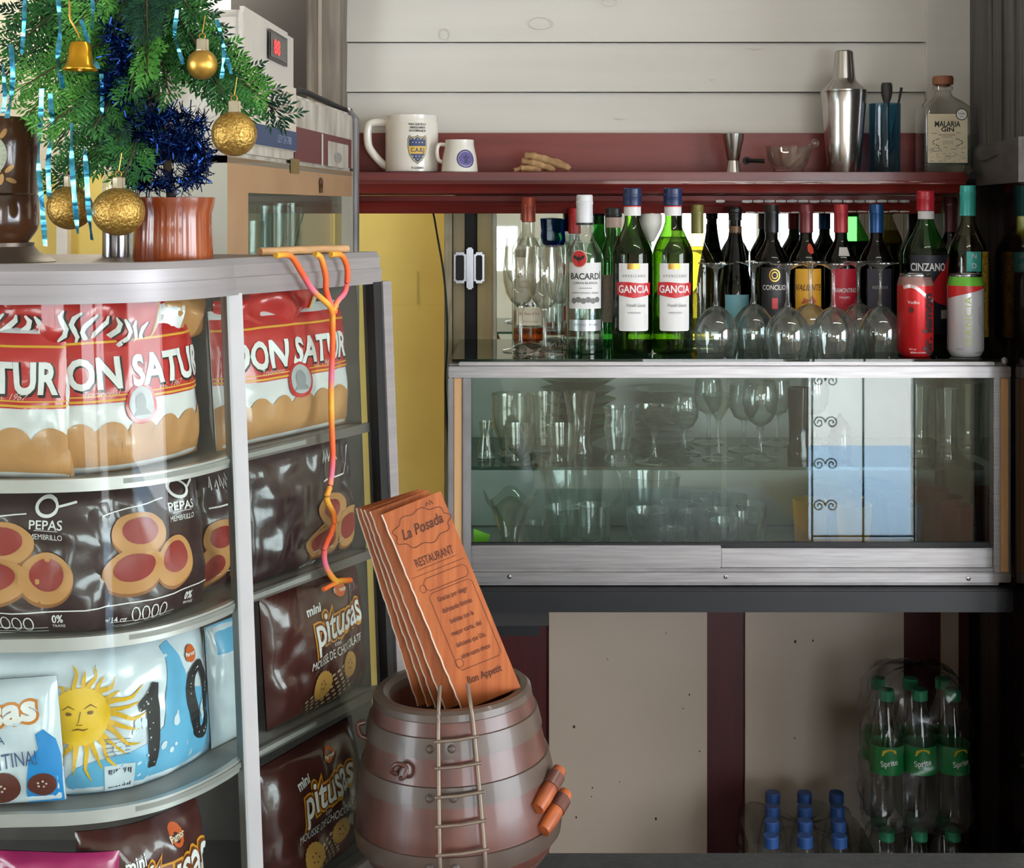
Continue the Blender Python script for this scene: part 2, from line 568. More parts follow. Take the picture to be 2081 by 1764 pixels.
# knots and scuffs of the painted boards
SCUFF = ink((188, 182, 172), .6)
sc = Shape()
for (px, py, a, b) in ((1099, 48, 25, 13), (903, 70, 11, 12), (1238, 6, 16, 8)):
    sc.ring(px, -py, a, b, 1.6, 20)
for (px, py, l) in ((1515, 98, 40), (1440, 160, 14), (1250, 240, 22), (870, 262, 18)):
    sc.line([(px, -py), (px + l * .4, -py - 3), (px + l, -py - 1)], [1, 2.4, .6])
decal('scuff', sc, lambda u, v, o: W(u, -v, BACK - .0225), SCUFF, wb, 0)
struct('trim_1', box(XP(1876, BACK), XP(1968, BACK), BACK - .022, BACK + .03, 1.0, 2.8, .002), WHITEWOOD, 'white vertical corner board beside the dark plank wall')
struct('trim_2', box(XP(627, 2.98), XP(699, 2.98), 2.95, 3.06, 1.0, 2.8, .004), GREYPOST, 'weathered grey post left of the white boards')
struct('trim_3', box(XP(650, 2.96), XP(657, 2.96), 2.935, 2.95, 1.6, 2.8), mat('post_batten', (150, 140, 126), .7), 'thin batten on the weathered grey post')

# yellow wall further back on the left, flat dark panel for an unlit opening and pale wall above it
struct('wall_left', box(-3.0, XP(925, 3.35), 3.35, 3.45, 0, 1.86), YELLOW, 'yellow plastered wall behind the glass cabinets')
struct('wall_left_upper', box(-3.0, -.66, 3.35, 3.45, 1.86, 2.8), PLASTER, 'pale plastered wall above the yellow one, behind the tree')
struct('wall_left_recess', box(-.66, XP(925, 3.35), 3.35, 3.45, 1.86, 2.8), DARKOPENING, 'flat dark panel standing in for the dark opening beside the grey post')  # darkness of the opening is put into the panel's colour
crk = Shape().rect(-1.0, 1.549, -.16, 1.5495).rect(XP(847, 3.35), 1.551, XP(850, 3.35), 1.628)
struct('trim_4', box(-1.06, -1.035, 3.32, 3.35, 0, 1.86), mat('white_strip', (232, 228, 220), .5), 'narrow white upright strip on the yellow wall')
decal('mortar_joint', crk, flat((0, 3.349, 0), (1, 0, 0), (0, 0, 1)), mat('joint', (206, 186, 104), .8), bpy.data.objects['wall_left'], 0.0008)
struct('wall_back_core', box(XP(925, 3.12), 2.6, 3.12, 3.4, 0, 2.8), PLASTER, 'plastered core of the wall behind the back bar')

# lower wall: cream panels between dark red battens
lw_ = bpy.data.objects.new('wall_back_lower', None); C.objects.link(lw_)
tag(lw_, 'dark red panelled wall with cream boards below the bar shelf', None, None, 'structure')
obj('backing', box(XP(905, BACK), 1.1, BACK, BACK + .05, 0, 1.10), REDDARK, lw_)
for a, b in ((1115, 1436), (1513, 1835), (1911, 1946)):
    obj('panel', box(XP(a, BACK), XP(b, BACK), BACK - .008, BACK, 0.02, ZP(1236, BACK), .001), CREAM, lw_)
fl = Shape()
for px, py, r in ((1167, 1477, 2.6), (1333, 1664, 2.6), (1171, 1661, 2), (1204, 1601, 1.6), (1616, 1304, 3), (1652, 1302, 2), (1422, 1527, 1.6), (1401, 1412, 1.8), (1388, 1440, 1.3), (1259, 1589, 1.2), (1202, 1619, 1.3), (1235, 1340, 1.2), (1354, 1287, 1.2), (1615, 1500, 1.6)):
    fl.ell(px, -py, r * .8, r * 1.2, 8)
decal('speck', fl, lambda u, v, o: W(u, -v, BACK - .0088), ink((28, 20, 18), .8), lw_, 0)

# angled dark wall on the right: planks above, rail, glossy dark boards below
def RW(D): return .488 + .16 * D
wr = bpy.data.objects.new('wall_right', None); C.objects.link(wr)
tag(wr, 'dark weathered plank wall with glossy black lower boards', None, None, 'structure')
GPLANK = mat('weathered_dark_plank', (88, 84, 80), 0.6, col2=(44, 42, 42), scale=7, stretch=(10, 10, .5), bump=0.5)
GLOSSY = mirror('glossy_dark_board', (150, 140, 140), 0.07, 0.5, (22, 15, 15))
RAILM = mat('greyed_rail_board', (74, 68, 64), 0.55, col2=(44, 40, 39), scale=6, stretch=(6, 1, 6), bump=0.2)
def wall_quad(D0, D1, z0, z1, out0=0.0, th=.03):
    v = []
    nx, ny = -.9874, .158
    for D, z_ in ((D0, z0), (D1, z0), (D1, z1), (D0, z1)):
        v.append((RW(D) + nx * out0, D + ny * out0, z_))
    for D, z_ in ((D0, z0), (D1, z0), (D1, z1), (D0, z1)):
        v.append((RW(D) - nx * th, D - ny * th, z_))
    return mesh(v, [(0, 1, 2, 3), (4, 7, 6, 5), (0, 4, 5, 1), (3, 2, 6, 7), (0, 3, 7, 4), (1, 5, 6, 2)])
D = 3.06; k = 0
while D > 2.44:
    w = random.uniform(.05, .085)
    obj('plank', wall_quad(D, max(D - w + .004, 2.44), 1.88, 2.8, random.uniform(0, .006)), GPLANK, wr)
    D -= w
obj('rail', wall_quad(3.06, 2.44, 1.822, 1.90, .012), RAILM, wr)
D = 3.06
while D > 2.44:
    w = random.uniform(.07, .1)
    obj('dark_board', wall_quad(D, max(D - w + .0025, 2.44), 0.0, 1.822, 0.0), GLOSSY, wr)
    D -= w
obj('return_wall', box(RW(2.54) + .035, 2.7, 2.44, 2.54, 0, 2.8), PLASTER, wr)
kb = obj('latch', tube(spline([(RW(2.86) - .02, 2.86, 1.846), (RW(2.84) - .035, 2.84, 1.852), (RW(2.8) - .03, 2.8, 1.842)], 5), [.004] * 5 + [.009] * 6, 8), RUBBER, wr)
# grime line on the rail
decal('scratch', Shape().line([(2.86, 1.872), (2.78, 1.868), (2.70, 1.873), (2.62, 1.876)], [.001, .004, .003, .001]), lambda u, v, o: (RW(u) - .014, u, v), RUBBER, wr, 0)

# ------------------------------------------------------------------ red shelf with mouldings
SF = 2.85
sh = thing('wall_shelf', 'red varnished wooden shelf with moulded front edge, carrying mugs and shaker', 'shelf', (0.2, 3.0, 1.80))
def rel(me, o):
    me.transform(Matrix.Translation(-Vector(o.location))); return me
xr_s = XP(1972, SF)
obj('shelf_board', rel(box(-.42, xr_s, SF, BACK - .02, ZP(367, SF), 1.849, .003), sh), REDWOOD, sh)
prof = [(SF + .004, ZP(367, SF)), (SF + .002, ZP(374, SF)), (SF + .01, ZP(384, SF)), (SF + .012, ZP(392, SF)), (SF + .02, ZP(395, SF)), (SF + .06, ZP(396, SF)), (SF + .06, ZP(366, SF))]
def run_x(prof, x0, x1):
    n = len(prof)
    v = [(x0, y, z_) for y, z_ in prof] + [(x1, y, z_) for y, z_ in prof]
    return mesh(v, [tuple(range(n)), tuple(range(n, 2 * n))] + [(i, (i + 1) % n, n + (i + 1) % n, n + i) for i in range(n)], True, 25)
obj('moulding', rel(run_x(prof, -.42, xr_s - .008), sh), REDWOOD, sh)
D2 = 2.90
prof = [(D2, ZP(398, D2)), (D2 + .002, ZP(408, D2)), (D2 + .010, ZP(413, D2)), (D2 + .006, ZP(420, D2)), (D2 + .012, ZP(434, D2)), (D2 + .06, ZP(434, D2)), (D2 + .06, ZP(396, D2))]
obj('lower_moulding', rel(run_x(prof, -.42, xr_s - .04), sh), REDWOOD, sh)
obj('back_board', rel(box(-.42, XP(1880, 3.0), BACK - .045, BACK - .018, 1.849, ZP(270, 3.0), .002), sh), mat('red_back_board', (128, 50, 42), .45, col2=(110, 38, 32), scale=4, stretch=(.5, 6, 6), bump=.1), sh)
wear = Shape()
random.seed(3)
for i in range(16):
    x = random.uniform(.3, .86); l = random.uniform(.02, .09)
    yy = ZP(random.choice((369, 371, 373)), SF)
    wear.line([(x, yy), (x + l * .5, yy), (x + l, yy)], [.0004, .0014, .0004])
decal('worn_edge', wear, lambda u, v, o: (u - .2, SF - 3.0 - .0006, v - 1.80), ink((196, 170, 160), .5), sh, 0)
wear = Shape()
for px0, px1, py in ((1455, 1475, 409), (1508, 1850, 409), (1515, 1700, 432), (1720, 1850, 430), (1880, 1900, 412)):
    n = int((px1 - px0) / 24) + 1
    for i in range(n):
        a = px0 + (px1 - px0) * i / n; b = px0 + (px1 - px0) * (i + .9) / n
        wear.line([(XP(a, D2), ZP(py, D2)), (XP((a + b) / 2, D2), ZP(py + random.uniform(-1, 1), D2)), (XP(b, D2), ZP(py, D2))], [.004, .006, .004] if py == 409 else [.003, .003, .002])
decal('bare_patch', wear, lambda u, v, o: (u - .2, D2 - 3.0 - .0015, v - 1.80), mat('worn_white_paint', (206, 198, 194), .4, var=.5, scale=40), sh, 0)
hk = thing('peg_hook', 'small black peg hook screwed to the red back board', 'hook', W(1518, 326, 3.0))
obj('peg', tube([(0, .004, 0), (.005, -.012, -.001), (.034, -.018, -.002)], [.005, .004, .0045], 8), RUBBER, hk)
obj('screw_plate', lathe([(0, 0), (.008, 0), (.008, .004), (0, .004)], 12), RUBBER, hk, (0, .005, 0), rot=(pi / 2, 0, 0))

# ------------------------------------------------------------------ mirror and folding frame behind the bottles
mr = thing('bar_mirror', 'frameless wall mirror behind the bottles and the glass cabinet', 'mirror', (.42, 3.04, 1.1))
obj('mirror_glass', box(XP(1004, 3.04) - .42, .97 - .42, -.002, .004, 0.0, .70), mirror('silver_mirror', (196, 204, 200), 0.015), mr)
ff = thing('folding_door', 'narrow beige folding door frame with dark gap and chrome hinge', 'door', (-.1, 3.0, 0.9))
def fpost(name, a, b, m, y0, y1, ztop=1.80):
    return obj(name, box(XP(a, 3.0) + .1, XP(b, 3.0) + .1, y0, y1, 0, ztop - .9, .0015), m, ff)
fpost('jamb', 903, 919, mat('peeling_white_post', (206, 196, 172), .6, col2=(150, 136, 104), scale=14, stretch=(4, 4, .7), bump=.3), -.01, .05)
fpost('stile', 921, 944, BEIGE, .0, .05)
fpost('dark_strip', 944, 970, RUBBER, .02, .05)
fpost('stile', 970, 1000, mat('tan_post_paint', (190, 164, 120), .55, var=.15, scale=9, stretch=(4, 4, .8)), .0, .045)
fpost('edge_bead', 1000, 1009, mat('pale_bead', (224, 214, 196), .5), .005, .04)
hg = obj('hinge', box(XP(948, 2.98) + .1, XP(962, 2.98) + .1, -.024, -.006, ZP(588, 2.98) - .9, ZP(503, 2.98) - .9, .003), CHROME, ff)
for a, b in ((922, 947), (963, 984)):
    x0, x1 = XP(a, 2.98) + .1, XP(b, 2.98) + .1
    z0, z1 = ZP(576, 2.98) - .9, ZP(513, 2.98) - .9
    obj('hinge_plate', box(x0, x1, -.016, -.001, z0, z1, .004), CHROME, hg)
    obj('inset', box(x0 + .004, x1 - .004, -.0185, -.014, z0 + .006, z1 - .006, .002), RUBBER, hg)
cb = thing('black_cord', 'thin black cord hanging down the yellow wall by the door frame', 'cord', W(909, 700, 2.985))
o0 = Vector(cb.location)
obj('cord_run', tube([p - o0 for p in spline([W(876, 420, 3.0), W(882, 440, 3.0), W(889, 481, 2.99), W(901, 552, 2.985), W(908, 627, 2.983), W(909, 700, 2.983), W(905, 780, 2.983), W(911, 900, 2.983), W(914, 1040, 2.983)], 6)], .0022, 6), RUBBER, cb)

# ------------------------------------------------------------------ bar shelf plank and glass cabinet
bp_ = thing('bar_plank', 'thick black painted plank carrying the glass cabinet', 'shelf', (.4, 2.8, 1.06))
obj('plank_board', box(XP(948, 2.53) - .4, 1.0 - .4 - .11, -.27, .15, .0, .0405, .003), BLACK, bp_)
obj('bracket', prism([(0, 0), (.04, 0), (.115, .0), (.115, .2), (0, .2)], -.032, -.001), mat('dark_grey_wood', (40, 38, 38), .6, var=.2), bp_, (XP(985, 2.6) - .4, -.24, 0))
obj('bracket_foot', prism([(0, 0), (.10, 0), (.10, .06), (0, .06)], -.062, -.032), BLACK, bp_, (XP(985, 2.6) - .4, -.20, 0))

CF, CB = 2.55, 2.95                                  # cabinet front and back depth
CL, CR = XP(911, CF), XP(2062, CF) - .006
CT, CBOT = ZP(736, CF), ZP(1191, CF)
gc = thing('glass_cabinet', 'low aluminium cabinet with sliding glass doors, full of glassware', 'cabinet', ((CL + CR) / 2, CF, CBOT))
go = Vector(gc.location)
def gpart(name, x0, x1, y0, y1, z0, z1, m, bev=.0015, parent=gc):
    me = box(x0, x1, y0, y1, z0, z1, bev); me.transform(Matrix.Translation(-go))
    return obj(name, me, m, parent)
gpart('top_rail', CL, CR, CF, CF + .022, ZP(768, CF), ZP(745, CF), ALU_L)
gpart('top_lip', CL + .018, CR - .025, CF + .012, CF + .03, ZP(745, CF), CT - .001, ALU_L)
gpart('top_rail_side', CL, CL + .02, CF + .022, CB, ZP(768, CF), ZP(742, CF), ALU_D)
gpart('top_rail_side', CR - .02, CR, CF + .022, CB, ZP(768, CF), ZP(742, CF), ALU_D)
gpart('bottom_rail', CL + .03, CR, CF, CF + .022, CBOT + .006, ZP(1164, CF), ALU_L)
gpart('bottom_lip', CL + .04, CR - .02, CF + .004, CF + .03, CBOT, CBOT + .006, ALU_D)
gpart('track', CL + .03, CR - .02, CF + .006, CF + .04, ZP(1164, CF), ZP(1157, CF), ALU_D)
for a, b, m in ((910, 921, ALU_D), (940, 957, ALU_D)):
    gpart('stile', XP(a, CF), XP(b, CF), CF + .002, CF + .03, CBOT + .006, ZP(768, CF), m)
gpart('wood_strip', XP(921, CF), XP(940, CF), CF + .006, CF + .028, CBOT + .006, ZP(768, CF), PINE)
for a, b in ((2021, 2034), (2052, 2060)):
    gpart('stile', XP(a, CF), min(XP(b, CF), CR), CF + .002, CF + .03, ZP(1166, CF), ZP(768, CF), ALU)
gpart('wood_strip', XP(2034, CF), XP(2052, CF), CF + .006, CF + .028, ZP(1166, CF), ZP(768, CF), PINE)
gpart('rear_stile', CL, CL + .02, CB - .02, CB, CBOT, CT - .01, RUBBER)
gpart('rear_stile', CR - .02, CR, CB - .02, CB, CBOT, CT - .01, ALU_D)
gpart('glass_top', CL + .006, CR - .012, CF + .014, CB, CT - .001, CT + .004, SHELFGL, 0)
gpart('floor_panel', CL + .01, CR - .01, CF + .03, CB, CBOT + .01, CBOT + .018, mat('grey_cabinet_floor', (190, 192, 188), .35, var=.15), 0)
gpart('side_pane', CL + .008, CL + .012, CF + .03, CB - .02, CBOT + .02, CT - .015, PANE, 0)
gpart('side_pane', CR - .012, CR - .008, CF + .03, CB - .02, CBOT + .02, CT - .015, PANE, 0)
gpart('back_pane', CL + .02, CR - .02, CB - .006, CB - .002, CBOT + .02, CT - .015, mat('cabinet_back', (196, 204, 198), .3, var=.25, scale=5), 0)
SHZ = 1.305
gpart('glass_shelf', CL + .02, CR - .03, CF + .055, CB - .012, SHZ - .006, SHZ, SHELFGL, 0)
dl = gpart('sliding_door', XP(957, CF), XP(1479, CF), CF + .014, CF + .019, ZP(1112, CF), ZP(768, CF), PANE, 0)
gpart('door_rail', XP(957, CF), XP(1467, CF), CF + .008, CF + .022, ZP(1157, CF), ZP(1111, CF), ALU_L, .0015, dl)
gpart('door_gasket', XP(957, CF), XP(1479, CF), CF + .012, CF + .021, ZP(1111, CF), ZP(1107, CF), RUBBER, 0, dl)
dr = gpart('sliding_door', XP(1470, CF), XP(2021, CF), CF + .026, CF + .031, ZP(1118, CF), ZP(768, CF), PANE, 0)
gpart('door_rail', XP(1467, CF), XP(2024, CF), CF + .012, CF + .034, ZP(1158, CF), ZP(1118, CF), ALU_L, .0015, dr)
gpart('door_gasket', XP(1467, CF), XP(2021, CF), CF + .024, CF + .034, ZP(1118, CF), ZP(1109, CF), RUBBER, 0, dr)
for px in (1035, 1475, 1968):
    s_ = obj('screw', lathe([(0, 0), (.004, 0), (.0036, .0015), (.0015, .002), (0, .0012)], 14), CHROME, gc, Vector((XP(px, CF), CF - .0, ZP(1172 if px < 1900 else 1176, CF))) - go, rot=(pi / 2, 0, 0))
for zz in (CT - .003,):
    obj('corner_cap', lathe([(0, 0), (.006, .0), (.006, .006), (.003, .010), (0, .011)], 12), ALU_D, gc, Vector((CR - .008, CF + .012, zz - (0 if zz > 1.3 else .004))) - go)
TOPZ = CT + .0045

# out-of-view fill tube, added to brighten the back bar
tl = thing('added_ceiling_tube', 'added out-of-view ceiling tube that brightens the back bar', 'lamp', (.9, 1.5, 2.8))
obj('housing', box(-.65, .65, -.04, .04, -.05, 0, .006), mat('added_tube_housing', (230, 230, 226), .4), tl)
tub = bpy.data.materials.new('added_tube_glow'); tub.use_nodes = True
tub.node_tree.nodes['Principled BSDF'].inputs['Emission Color'].default_value = (1, .97, .92, 1)
tub.node_tree.nodes['Principled BSDF'].inputs['Emission Strength'].default_value = 22.0
obj('tube', tube([(-.6, 0, -.07), (.6, 0, -.07)], .018, 12), tub, tl)

# unseen bare bulb, added to brighten the yellow wall
bb = thing('added_fill_bulb', 'added unseen bulb that brightens the yellow wall', 'lamp', (-.78, 3.17, 2.45))
obj('flex', tube([(0, 0, .08), (0, 0, .35)], .003, 6), RUBBER, bb)
obj('bulb_socket', lathe([(0, .045), (.016, .045), (.016, .085), (0, .085)], 16), RUBBER, bb)
bl_m = bpy.data.materials.new('added_bulb_glow'); bl_m.use_nodes = True
bl_m.node_tree.nodes['Principled BSDF'].inputs['Emission Color'].default_value = (1, .93, .80, 1)
bl_m.node_tree.nodes['Principled BSDF'].inputs['Emission Strength'].default_value = 200.0
bm = bmesh.new(); bmesh.ops.create_uvsphere(bm, u_segments=16, v_segments=12, radius=.045)
obj('bulb', bm_mesh(bm, True), bl_m, bb)

# ------------------------------------------------------------------ bottles
def wine_profile(R, H, rn, sh0, sh1, lip=True):
    """Round bottle: body radius R up to sh0, shoulder to neck radius rn at sh1, top at H."""
    P = [(0, .006), (R * .55, .004), (R * .8, 0), (R * .95, .002), (R, .009), (R, sh0 * .6), (R, sh0)]
    for i in range(1, 9):
        t = i / 8
        s_ = (1 - cos(t * pi)) / 2
        P.append((R + (rn - R) * (s_ * .55 + t * t * .0 + .45 * t ** 1.2), sh0 + (sh1 - sh0) * t))
    P += [(rn * .96, sh1 + (H - sh1) * .5), (rn * .96, H)]
    return P

def liquid_profile(P, level, inset=.002):
    Q = [(0, .010)]
    for r, z_ in P:
        if z_ < .008 or r < .003: continue
        if z_ > level: break
        Q.append((max(r - inset, .001), z_ + .002))
    last = Q[-1][0]
    Q += [(last, level), (0, level)]
    return Q

def bottle(name, label, px, D, top_y, R, gmat, rn=.0145, sh=(.62, .80), level=None, lmat=None, cap=None, group=None, cat='bottle', z0=None):
    base = Vector((XP(px, D), D, TOPZ if z0 is None else z0))
    H = ZP(top_y, D) - base.z
    t = thing(name, label, cat, base, group)
    P = wine_profile(R, H, rn, H * sh[0], H * sh[1])
    obj('glass_body', lathe(P, 40), gmat, t)
    if level:
        obj('liquid', lathe(liquid_profile(P, H * level), 32), lmat, t)
    if cap:
        m, frac, grow = cap                            # capsule or screw cap over the upper part of the neck
        z1 = H * (1 - frac)
        rc = rn * grow
        prof = [(rn * .97, z1), (rc, z1 + .001), (rc, H - .018), (rc * 1.05, H - .016), (rc * 1.05, H - .012), (rc, H - .011), (rc, H - .001), (rc * .9, H + .001), (0, H + .001)]
        obj('cap', lathe(prof, 28), m, t)
    return t, H, R, P

def patch(t, name, R, u0, v0, u1, v1, m, off=.0006, a0=0.0, label=None, rounded=0.0):
    s_ = Shape()
    if rounded:
        pts = []
        for cx_, cy_, a_ in ((u1 - rounded, v0 + rounded, -pi / 2), (u1 - rounded, v1 - .0002, 0), (u0 + rounded, v1 - .0002, pi / 2), (u0 + rounded, v0 + rounded, pi)):
            if cy_ > v1 - .001: pts.append((u1 if a_ == 0 else u0, v1))
            else: pts += [(cx_ + rounded * cos(a_ + pi / 2 * i / 4), cy_ + rounded * sin(a_ + pi / 2 * i / 4)) for i in range(5)]
        s_.poly(pts)
    else:
        s_.rect(u0, v0, u1, v1)
    return decal(name, s_, cyl(R, a0), m, t, off, cell=.006, label=label)

PAPER = mat('white_label_paper', (226, 222, 220), .55, var=.04)
INK = ink((24, 24, 28)); GREYINK = ink((120, 116, 114)); REDINK = ink((200, 30, 36), .4); GOLD = mat('gold_foil', (206, 160, 76), .3, .8)

# --- whisky bottle with copper cap
COPPERCAP = mat('copper_red_cap', (150, 62, 42), .35, .3, var=.2)
t, H, R, P = bottle('whisky_bottle', 'clear whisky bottle with copper-red cap and amber rest', 1074, 2.81, 402, .0325, CLEARW, .0125, (.60, .74), .125, AMBER, (COPPERCAP, .165, 1.12))
patch(t, 'label', R, -.028, H * .30, .028, H * .60, mat('faint_cream_label', (214, 200, 188), .5, var=.08), label='large cream label')
decal('lettering', Shape().text("Dewar's", -.002, H * .485, .012, .040).text('WHITE LABEL', 0, H * .44, .004, .03).text('BLENDED SCOTCH WHISKY', 0, H * .40, .003, .036), cyl(R), ink((90, 66, 60)), t, .001)
patch(t, 'lower_label', R, -.026, H * .145, .030, H * .265, mat('cream_label', (222, 206, 182), .5, var=.06))
decal('signature', Shape().text('John Dewar & Sons', 0, H * .225, .006, .044, shear=.3).line([(-.02, H * .195), (.024, H * .198)], .0006).text('PERTH SCOTLAND', .004, H * .17, .003, .03), cyl(R), ink((150, 96, 70)), t, .001)

# --- bottle with blue faceted stopper, bottle with red cap, green bottle behind
BLUEST = glass('blue_faceted_glass', (40, 120, 190), (8, 40, 96), 1.5, body=.25)
t, H, R, P = bottle('stopper_bottle', 'clear bottle with a large blue faceted stopper, behind the stemmed glasses', 1126, 2.93, 500, .023, CLEAR, .016, (.72, .92), .10, AMBER)
obj('stopper', lathe([(0, H - .004), (.019, H - .002), (.0235, H + .012), (.0225, H + .03), (.0245, H + .055), (0, H + .057)], 9, False), BLUEST, t, label='blue faceted stopper')
t, H, R, P = bottle('red_cap_bottle', 'clear bottle with long bright red cap and small red label', 1168, 2.90, 424, .024, CLEAR, .0115, (.62, .76), .12, AMBER, (ink((176, 26, 32), .35), .19, 1.12))
patch(t, 'label', R, -.03, H * .50, -.004, H * .60, ink((206, 60, 56), .5)); patch(t, 'lower_label', R, -.03, H * .16, 0, H * .27, ink((150, 74, 60), .5))
t, H, R, P = bottle('green_bottle', 'bright green bottle with black cap and pinkish neck band', 1247, 2.80, 423, .029, GREENB, .0145, (.60, .80), None, None, (ink((30, 30, 34), .4), .05, 1.1))
patch(t, 'neck_band', .0150, -.02, H * .86, .02, H * .945, ink((190, 160, 150), .5))
patch(t, 'label', R, -.024, H * .18, .024, H * .52, mat('brown_label', (150, 118, 100), .5, var=.3, scale=60))

# --- white rum
t, H, R, P = bottle('white_rum_bottle', 'clear white rum bottle with white cap and round red bat emblem', 1188, 2.68, 397, .0352, CLEAR, .0135, (.60, .765), .70, WATER, (ink((222, 220, 222), .4), .19, 1.14))
obj('base_glass', lathe([(0, .001), (R * .98, .001), (R * .98, .016), (R * .7, .022), (0, .026)], 32), glass('thick_green_base', (150, 200, 170), (40, 110, 80), 1.5, body=.1), t)
patch(t, 'cap_band', .0137 * 1.14, -.03, H * .812, .03, H * .826, INK, .0006)
lab = Shape().rect(-.034, H * .285, .034, H * .575)
decal('label', lab, cyl(R), PAPER, t, .0006, cell=.006, label='white label with black lettering')
decal('emblem', Shape().ell(-.012, H * .60, .0155, .0165), cyl(R), ink((196, 178, 160), .4), t, .0010, cell=.006)
decal('emblem_field', Shape().ell(-.012, H * .60, .0138, .0148), cyl(R), ink((192, 34, 34), .4), t, .0014, cell=.006)
bat = Shape().poly([(-.012 + x * .0105, H * .60 + y * .0105) for x, y in ((-1, .5), (-.55, .62), (-.28, .2), (-.12, .3), (0, .62), (.12, .3), (.28, .2), (.55, .62), (1, .5), (.8, -.1), (.5, 0), (.3, -.4), (.1, -.2), (0, -.8), (-.1, -.2), (-.3, -.4), (-.5, 0), (-.8, -.1))])
decal('bat', bat, cyl(R), INK, t, .0018)
L = Shape().text('BACARDÍ', .001, H * .49, .0115, .060, bold=.015).text('CARTA BLANCA', 0, H * .448, .0042, .046).line([(-.012, H * .415), (.012, H * .415)], .0009).text('SUPERIOR WHITE RUM - ORIGINAL', 0, H * .385, .0026, .052)
decal('lettering', L, cyl(R), INK, t, .0012, cell=.012)
med = Shape()
for i, x in enumerate((-.022, -.013, -.004, .005, .014, .023)): med.ell(x, H * .335 + .002 * (i % 2), .0055, .0055, 12)
decal('medals', med, cyl(R), GREYINK, t, .0012)
patch(t, 'lower_band', R, -.034, H * .145, .034, H * .215, mat('silver_band', (176, 178, 180), .3, .5), .0006)
decal('band_lettering', Shape().text('DESTILADO Y AÑEJADO', .002, H * .185, .0036, .048), cyl(R), ink((96, 98, 100)), t, .0012)

# --- two aperitif bottles
def aperitif(px, label):
    t, H, R, P = bottle('aperitif_bottle', label, px, 2.66, 383, .0375, GREENG, .0145, (.60, .80), .70, glass('green_liquid', (206, 214, 120), (130, 140, 50), 1.33, body=.06), (ink((28, 44, 84), .35), .105, 1.18), 'two green aperitif bottles')
    s_ = R
    patch(t, 'neck_band', .0152, -.021, H * .835, .021, H * .893, PAPER, .001)
    decal('neck_line', Shape().rect(-.021, H * .888, .021, H * .895), cyl(.0152), REDINK, t, .0015, cell=.005)
    patch(t, 'label', R, -.0295, H * .145, .0295, H * .55, PAPER, .0006, rounded=.004, label='white label with red band')
    decal('seal', Shape().rect(-.012, H * .515, .010, H * .549), cyl(R), GOLD, t, .001, cell=.005)
    band = Shape()
    n = 16
    top = [(-.034 + .068 * i / n, H * .435 + .0012 * sin(i / n * pi * 2)) for i in range(n + 1)]
    bot = [(-.034 + .068 * i / n, H * .352 - .006 * (1 - abs(i / n * 2 - 1)) + .003) for i in range(n + 1)]
    for i in range(n): band.poly([bot[i], bot[i + 1], top[i + 1], top[i]])
    decal('red_band', band, cyl(R), REDINK, t, .0012)
    decal('brand_lettering', Shape().text('GANCIA', 0, H * .397, .0135, .058, bold=.02), cyl(R), ink((240, 236, 236)), t, .0018, cell=.012)
    L = Shape().text('A M E R I C A N O', 0, H * .475, .0050, .044).text('Fratelli Gancia', .004, H * .30, .006, .036, shear=.4).text('APERITIVO', 0, H * .255, .003, .024)
    for k in range(4): L.line([(-.022, H * (.235 - .014 * k)), (.022, H * (.235 - .014 * k))], .0004)
    decal('small_print', L, cyl(R), GREYINK, t, .0012)
    return t
aperitif(1285, 'green aperitif bottle with blue cap, next to the white rum')
aperitif(1367, 'green aperitif bottle with blue cap, next to the upturned wine glasses')

# --- white lamp holder hooked below the shelf
t = thing('lamp_holder', 'white plastic lamp holder hanging between the two green bottles', 'lamp holder', W(1324, 492, 2.93))
WPL = mat('white_plastic', (226, 220, 210), .4, var=.05)
obj('bracket', box(-.012, .012, -.004, .012, .075, .112, .003), WPL, t)
obj('arm', tube([(-.016, 0, .11), (-.018, 0, .085), (-.008, 0, .07)], .003, 6), WPL, t)
obj('arm', tube([(.018, 0, .105), (.019, 0, .085), (.008, 0, .07)], .003, 6), WPL, t)
obj('socket', lathe([(0, 0), (.006, .002), (.019, .028), (.0215, .036), (.0215, .055), (.018, .06), (.0125, .064), (.0125, .08), (0, .08)], 28), WPL, t)

# --- wines at the back
t, H, R, P = bottle('white_wine_bottle', 'pale white wine bottle with olive green capsule', 1417, 2.86, 417, .034, PALEG, .0115, (.58, .76), .70, glass('white_wine', (222, 208, 140), (170, 150, 80), 1.33, body=.06), (mat('olive_capsule', (126, 118, 60), .4, .2, var=.15), .205, 1.1))
t, H, R, P = bottle('sparkling_bottle', 'dark sparkling wine bottle with long sloping shoulders', 1494, 2.87, 421, .033, DARKG, .0115, (.36, .86), None, None, (mat('black_foil', (20, 20, 20), .35, .3), .10, 1.15))
obj('lip', lathe([(.011, H - .012), (.0155, H - .010), (.0155, H - .003), (.011, H)], 24), mat('black_foil', (20, 20, 20)), t)
patch(t, 'neck_band', .0122, -.016, H * .80, .016, H * .86, mat('bronze_foil', (110, 82, 56), .4, .3), .001)
patch(t, 'neck_ring', .0130, -.018, H * .71, .018, H * .735, GOLD, .0015)
patch(t, 'label', R, -.026, H * .12, .026, H * .36, mat('aqua_label', (132, 188, 200), .5, var=.1))
def wine(px, cap, label, name='red_wine_bottle', D=2.805):
    return bottle(name, label, px, D, 416, .0325, DARKG, .0122, (.60, .76), .66, glass('red_wine', (30, 8, 12), (12, 4, 6), 1.33, body=.1), (cap, .20, 1.12), None)
t, H, R, P = wine(1568, mat('black_capsule', (26, 22, 24), .35, .2), 'dark red wine bottle with black capsule and red top')
obj('cap_top', lathe([(0, H + .0018), (.0125, H + .0015), (.0135, H - .004), (.0125, H - .006)], 24), ink((150, 30, 36), .35), t, label='red cap top')
